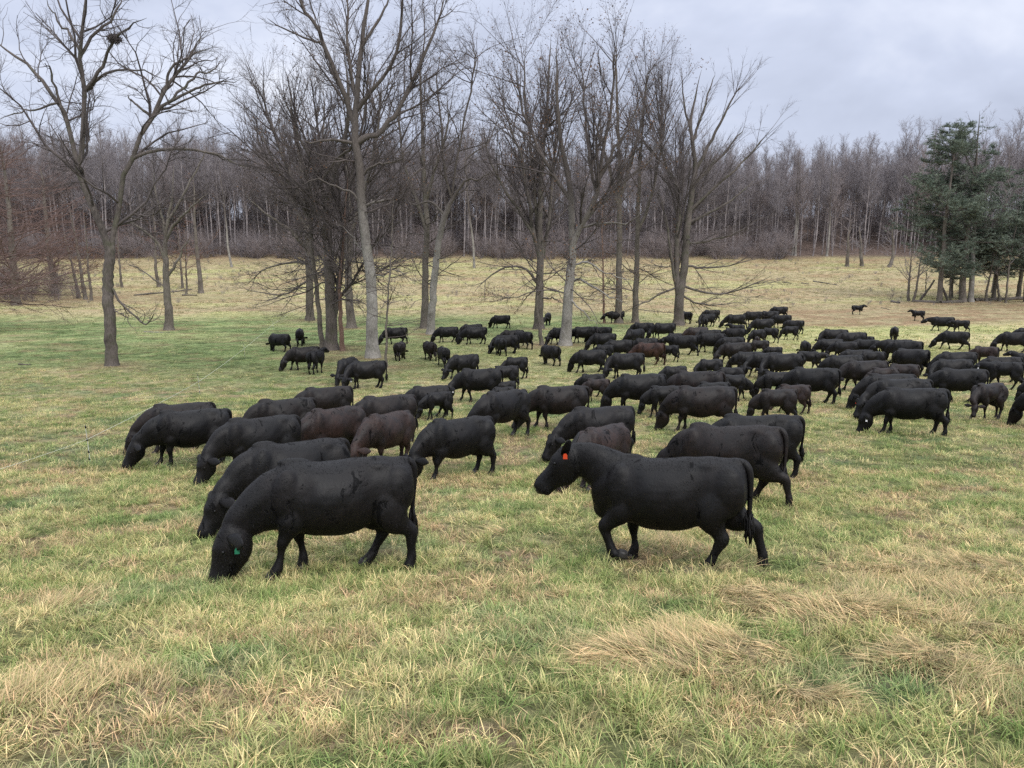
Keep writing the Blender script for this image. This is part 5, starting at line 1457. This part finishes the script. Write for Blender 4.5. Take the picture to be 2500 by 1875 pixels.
HERD = [
 (682, 973, -16, 'G1', .95, 'b', 'dark brown cow at the upper left of the front cluster, head hidden'),
 (788, 944, -18, 'G2', .95, 'b', 'dark brown cow with two wet spots on its flank, rear of the left cluster'),
 (935, 965, -24, 'G0', .97, 'b', 'black cow with scratched flank between the brown-backed cow and the shaggy calf'),
 (1043, 941, -15, 'G1', .82, 'k', 'black heifer behind the shaggy calf, head out of sight'),
 (1066, 956, -24, 'CG', 1.0, 'k', 'shaggy black calf grazing in the gap in the middle of the picture'),
 (1226, 944, -24, 'CG', .92, 'k', 'black calf reaching down ahead of the steep-backed grey-black cow'),
 (1232, 930, -18, 'CG2', .88, 'k', 'second small black calf just behind the one reaching down in the middle'),
 (1226, 953, -46, 'G2', 1.02, 'k', 'steep-backed grey-black cow seen from the front quarter in the middle'),
 (1362, 941, -3, 'G1', 1.0, 'b', 'long black cow with brown rear, right of the steep-backed cow'),
 (1560, 912, -14, 'G3', 1.05, 'k', 'big black cow with pale ear grazing in the middle of the herd'),
 (1444, 912, -5, 'CG', 1.05, 'k', 'black calf behind the small brown one at the middle of the herd'),
 (1457, 924, 5, 'CG2', 1.0, 'r', 'small brown calf just left of the big grazing cow'),
 (1702, 905, 3, 'G0', 1.06, 'b', 'smooth dark cow broadside, tail hanging at its right end, mid herd'),
 (1795, 914, 170, 'CG', 1.12, 'k', 'black young bullock grazing to the right, the only one there facing that way'),
 (1620, 941, -14, 'CG', 1.15, 'k', 'black young animal grazing under the big cow mid herd, woolly back'),
 (1716, 942, -6, 'G0', 1.04, 'b', 'broad black cow with a row of dark wet marks along its flank'),
 (1740, 932, -6, 'CG2', 1.15, 'k', 'back of a black calf showing over the cow with wet marks'),
 (1645, 893, -20, 'CG', 1.15, 'k', 'black calf with arched back just above the smooth dark cow'),
 (1733, 876, -15, 'CG2', 1.2, 'k', 'black yearling with square rump above the right end of the smooth dark cow'),
 (1783, 896, -2, 'CG', 1.15, 'k', 'low black calf between the yearling and the pair of grazing cows'),
 (1528, 861, -5, 'G2', 1.0, 'k', 'black cow broadside with thin hanging tail, nose almost at another cow'),
 (1440, 853, -4, 'G1', .97, 'k', 'black cow grazing with one ear up, heading the right part of the herd'),
 (1474, 841, 0, 'CG', 1.15, 'k', 'grey-black calf tucked behind the cow with one ear up'),
 (1585, 836, 14, 'G0', 1.0, 'R', 'the reddest cow, rusty legs and rear, among the black ones'),
 (1510, 829, -5, 'G1', .95, 'k', 'black cow left of the reddest cow, head hidden'),
 (1575, 825, 0, 'G2', .9, 'k', 'back of a black cow showing above the reddest cow'),
 (1634, 842, 3, 'CG', 1.1, 'k', 'stocky little black calf just right of the reddest cow'),
 (1668, 818, 6, 'W', 1.0, 'k', 'black cow standing over the stocky little calf, feet apart'),
 (1646, 813, -20, 'CG', 1.1, 'k', 'black calf back behind the shoulder of the cow over the stocky calf'),
 (1736, 813, 0, 'G0', 1.0, 'k', 'long black cow right of the one standing over the stocky calf'),
 (1730, 804, -3, 'G2', .95, 'k', 'black cow back showing behind the long black cow'),
 (1786, 822, -6, 'G1', .9, 'k', 'black cow behind the one with the woolly grey back'),
 (1792, 801, 0, 'G1', .9, 'k', 'black cow low behind the right rump of the long cow'),
 (1800, 792, 5, 'CS', 1.1, 'k', 'small black calf at the back of the tight bunch in the centre right'),
 (1796, 835, -10, 'G0', 1.0, 'b', 'cow with a woolly grey-brown back grazing, ear out to the left'),
 (1472, 813, -10, 'G1', .95, 'k', 'black cow grazing just right of the big tree trunk with the mossy foot'),
 (1424, 797, -2, 'G2', .95, 'k', 'black cow whose rear is behind the big trunk with the mossy foot'),
 (1466, 797, 12, 'G0', .92, 'k', 'dark cow on the right of the one behind the mossy trunk'),
 (1368, 799, -15, 'G0', .95, 'k', 'black cow grazing out to the left from behind the mossy trunk'),
 (1551, 803, -45, 'G2', .95, 'k', 'black cow facing half to us under the low branches of the middle trees'),
 (1568, 787, 2, 'G1', .95, 'k', 'cow back at the foot of the straight trunk in the middle group'),
 (1620, 788, 0, 'G1', .98, 'k', 'black cow standing left of the double-stemmed tree'),
 (1504, 759, -20, 'S', .95, 'k', 'black cow behind the straight grey trunk, head low to the left'),
 (1676, 760, 62, 'G0', .92, 'k', 'black cow half hidden to the right of the double-stemmed tree, rear to us'),
 (1736, 756, -5, 'G1', .95, 'k', 'black cow at the back of the three standing right of the double-stemmed tree'),
 (1726, 766, -25, 'G2', .95, 'k', 'middle black cow of the three standing right of the double-stemmed tree'),
 (1721, 775, 80, 'CG', 1.15, 'k', 'small black calf in front of the three right of the double-stemmed tree'),
 (1796, 767, -6, 'GW', 1.0, 'k', 'black cow stepping and grazing at the top of the herd, clear of the others'),
 (1700, 798, -25, 'G3', .95, 'r', 'reddish dark cow bending down right behind the long black cow'),
 (1838, 760, -4, 'G1', 1.0, 'k', 'black cow behind the stepping one at the top of the herd'),
 (1878, 759, -5, 'G2', 1.0, 'k', 'black cow in the chain at the top right end of the upper bunch'),
 (1902, 748, 0, 'G2', .95, 'k', 'highest black back of the upper bunch on the right'),
 (1908, 768, 3, 'G0', .95, 'k', 'black cow at the right end of the upper bunch'),
 (1862, 778, -8, 'G1', 1.0, 'k', 'full-bodied black cow in front of the upper bunch, head down left'),
 (1938, 781, 10, 'G4', .9, 'k', 'black cow behind the calf that reaches down at the right of the upper bunch'),
 (1930, 796, -10, 'CG', 1.15, 'k', 'black calf reaching down at the right edge of the upper bunch'),
 (1849, 804, -42, 'CG', 1.2, 'k', 'black calf left of a pair below the upper bunch'),
 (1880, 800, 12, 'CG2', 1.2, 'k', 'black calf right of a pair below the upper bunch'),
 (1849, 821, 88, 'CG', .8, 'r', 'tiny round brown calf rump, smallest in the bunch'),
 (1854, 830, -8, 'CG2', 1.15, 'b', 'black-brown calf grazing below the tiny brown one'),
 (1888, 846, -3, 'CG', 1.0, 'k', 'low black calf back to the right of the black-brown calf'),
 (1968, 832, 88, 'G0', .85, 'k', 'black round rump seen from straight behind, between two bunches on the right'),
 (1978, 857, 176, 'CW', 1.2, 'k', 'black young animal behind the rump of the smooth grazing cow, facing right'),
 (1912, 862, -8, 'G3', 1.02, 'k', 'smooth grey-black cow grazing with ear out, right of centre'),
 (1868, 860, -26, 'G2', .98, 'k', 'black cow grazing steeply behind the smooth grey-black one'),
 (1826, 858, -22, 'G1', .9, 'k', 'black cow with head down left, behind the two steep grazers'),
 (1898, 907, -12, 'CG', 1.25, 'k', 'black young cow with woolly back below the smooth grazing cow'),
 (1986, 897, 2, 'G2', 1.06, 'k', 'big round-bellied black cow broadside right of the woolly-backed one'),
 (1896, 949, -12, 'CG', 1.2, 'b', 'shaggy black calf grazing in the open below the round-bellied cow'),
 (1938, 938, -5, 'CG2', 1.1, 'r', 'brownish calf right behind the shaggy one in the open'),
 (2036, 803, -18, 'G1', 1.0, 'k', 'black cow top left of the right-hand bunch'),
 (2080, 810, -8, 'G2', 1.0, 'k', 'black cow with rounded back at the top of the right-hand bunch'),
 (2112, 820, 5, 'CG', 1.1, 'k', 'small back at the right end of the top of the right-hand bunch'),
 (2026, 827, -14, 'G0', .88, 'k', 'black heifer lower left in the right-hand bunch'),
 (2062, 833, 4, 'G2', .85, 'k', 'black heifer in the lower middle of the right-hand bunch'),
 (2114, 828, 6, 'G1', .88, 'k', 'black heifer at the lower right of the right-hand bunch'),
 (2060, 866, -14, 'G1', 1.0, 'k', 'long black cow lying low across the front of the right-hand bunch'),
 (2092, 853, -8, 'G0', .9, 'k', 'black back between the long cow and the heifers'),
 (2130, 857, -3, 'CG', 1.25, 'k', 'woolly black young cow at the right of the long cow'),
 (2112, 879, -14, 'G2', 1.04, 'b', 'big brown-black cow stepping down, right of the round-bellied one'),
 (2204, 888, -2, 'CG', 1.3, 'r', 'brown yearling behind the row of three grazing cows on the right'),
 (2158, 897, -16, 'CG2', 1.2, 'r', 'brown calf back just above the row of three grazing cows'),
 (2170, 912, -18, 'G1', 1.02, 'k', 'rearmost of the three cows grazing side by side on the right'),
 (2200, 923, -16, 'G0', 1.04, 'k', 'middle of the three cows grazing side by side, red ear tag', dict(tagc='tag_red', tside=-1)),
 (2228, 946, -8, 'G2', 1.04, 'k', 'front one of the three cows grazing side by side, white ear tag', dict(tagc='tag_white', tside=1, special=nearp('G2', 5000, .022, seed=101, yaw=-2))),
 (2190, 828, -18, 'S', .98, 'k', 'black cow with head held forward right of the right-hand bunch'),
 (2212, 831, 5, 'G2', 1.0, 'k', 'black cow overlapping the one with its head forward'),
 (2226, 851, 26, 'G4', 1.04, 'k', 'black cow turned half away, tail and hind legs towards us, right of the bunch'),
 (2185, 797, 92, 'CG', 1.35, 'k', 'black calf seen from behind, alone in the open above the right-hand bunch'),
 (2094, 745, 172, 'CS', 1.15, 'k', 'black calf standing head up on the bare earth, facing right'),
 (2243, 758, -2, 'CS', 1.15, 'k', 'black calf standing on the bare earth below the pine, facing left'),
 (2302, 773, 0, 'W', 1.0, 'k', 'black cow walking with head level along the far edge of the herd'),
 (2348, 781, 2, 'CW', 1.2, 'k', 'black calf close behind the cow walking along the far edge'),
 (2330, 808, 2, 'GW', 1.0, 'k', 'black cow striding with lowered head below the walking cow at the far edge'),
 (2478, 810, -6, 'G0', 1.05, 'k', 'black cow grazing at the far right edge, ear out, with head down'),
 (2512, 800, -5, 'G1', 1.0, 'k', 'black cow mostly beyond the right edge behind the grazing one'),
 (2406, 845, 4, 'CG', 1.3, 'r', 'brown yearling standing broadside on the right, the only clearly brown one there'),
 (2336, 858, -16, 'G1', 1.0, 'k', 'black cow grazing left of the brown yearling, upper of a stack of three'),
 (2326, 876, -16, 'G2', .95, 'k', 'middle black cow of the stack of three on the right'),
 (2346, 899, -4, 'GW', 1.02, 'k', 'black bull-like cow striding at the bottom of the stack of three'),
 (2446, 870, -10, 'G0', .95, 'k', 'black cow reaching left behind the calf with raised head at the right'),
 (2456, 882, 3, 'CW', 1.35, 'k', 'black yearling with raised head and white ear tag near the right edge', dict(tagc='tag_white', tside=1)),
 (2416, 935, -52, 'CG2', 1.3, 'b', 'dark calf grazing towards us alone near the right edge'),
 (2592, 942, -10, 'G0', 1.0, 'k', 'large black cow cut by the right edge, only head and neck in view'),
 (2545, 922, -10, 'CG', 1.1, 'k', 'black calf head showing at the right edge above the cut-off cow'),
 (2512, 862, -8, 'CS', 1.2, 'k', 'black calf at the very right edge behind the yearling'),
 (680, 814, 38, 'G4', .95, 'k', 'black cow grazing furthest left under the trees, tail towards us'),
 (731, 802, 86, 'G0', .95, 'k', 'black cow seen from behind, highest of the four on the left under the trees'),
 (738, 846, -8, 'G1', 1.0, 'b', 'dark brown cow grazing to the left, in front of the calf that looks right'),
 (770, 855, 118, 'CS', 1.35, 'k', 'black calf seen from behind with its head turned up to the right'),
 (846, 873, -62, 'G2', .95, 'k', 'black cow behind the shoulder of the cow below the pale trunk'),
 (892, 880, -8, 'G3', .98, 'k', 'black cow just below the pale trunk, face turned to us, white ear tag', dict(tagc='tag_white', tside=1)),
 (964, 799, -2, 'G0', .95, 'k', 'black cow grazing behind the thin sapling right of the pale trunk'),
 (976, 834, 112, 'G0', .88, 'b', 'brown-black cow from behind with head down to the right, right of the pale trunk'),
 (1048, 833, 70, 'G4', .9, 'b', 'dark cow from behind with head down to the left below the leaning tree'),
 (1082, 846, 80, 'G0', .88, 'k', 'black cow from behind beside the one with its head down to the left'),
 (1130, 865, -30, 'G1', .95, 'k', 'black cow grazing three-quarter to us above the one with the white ear tag'),
 (1168, 899, -2, 'G0', 1.02, 'k', 'long black cow grazing broadside with white ear tag in the centre', dict(tagc='tag_white', tside=1)),
 (1090, 797, -12, 'G1', .92, 'k', 'black cow grazing just right of the leaning tree'),
 (1150, 791, -12, 'G0', .95, 'k', 'black cow behind its neighbour, right of the leaning tree'),
 (1158, 798, -4, 'G1', .98, 'k', 'black cow in front of a pair grazing right of the leaning tree'),
 (1222, 769, -2, 'G0', .95, 'k', 'black cow grazing by itself highest between the two tree groups'),
 (1234, 817, 0, 'G1', .95, 'k', 'black cow reaching left behind a smaller one between the tree groups'),
 (1220, 824, 72, 'G0', .88, 'k', 'black-grey cow from behind, in front of the one reaching left'),
 (1250, 805, 0, 'G2', .9, 'b', 'brownish back at the top of the four between the tree groups'),
 (1275, 808, 42, 'G4', .95, 'k', 'black cow turned half away at the right of the four between the tree groups'),
 (1338, 763, -86, 'S', .95, 'k', 'black cow facing straight to us just right of the dark multi-stemmed tree'),
 (1343, 842, 52, 'G4', .92, 'k', 'black cow half from behind below the thin leaning stem, head down left'),
 (1258, 871, -8, 'CG2', 1.2, 'k', 'black calf above the tail end of the long cow in the centre'),
 (1232, 892, -6, 'CG', 1.2, 'k', 'black calf walking behind the long cow in the centre'),
]
for (bx, ty, hd, pose, s, col, lab, exx) in HERO:
    place_cow(bx, ty, hd, pose, s, col, lab, **exx)
for row in HERD:
    bx, ty, hd, pose, s, col, lab = row[:7]
    if pose in CPOSES: s = s * .76
    else: s = s * 1.06
    place_cow(bx, ty, hd, pose, s, col, lab, **(row[7] if len(row) > 7 else {}))
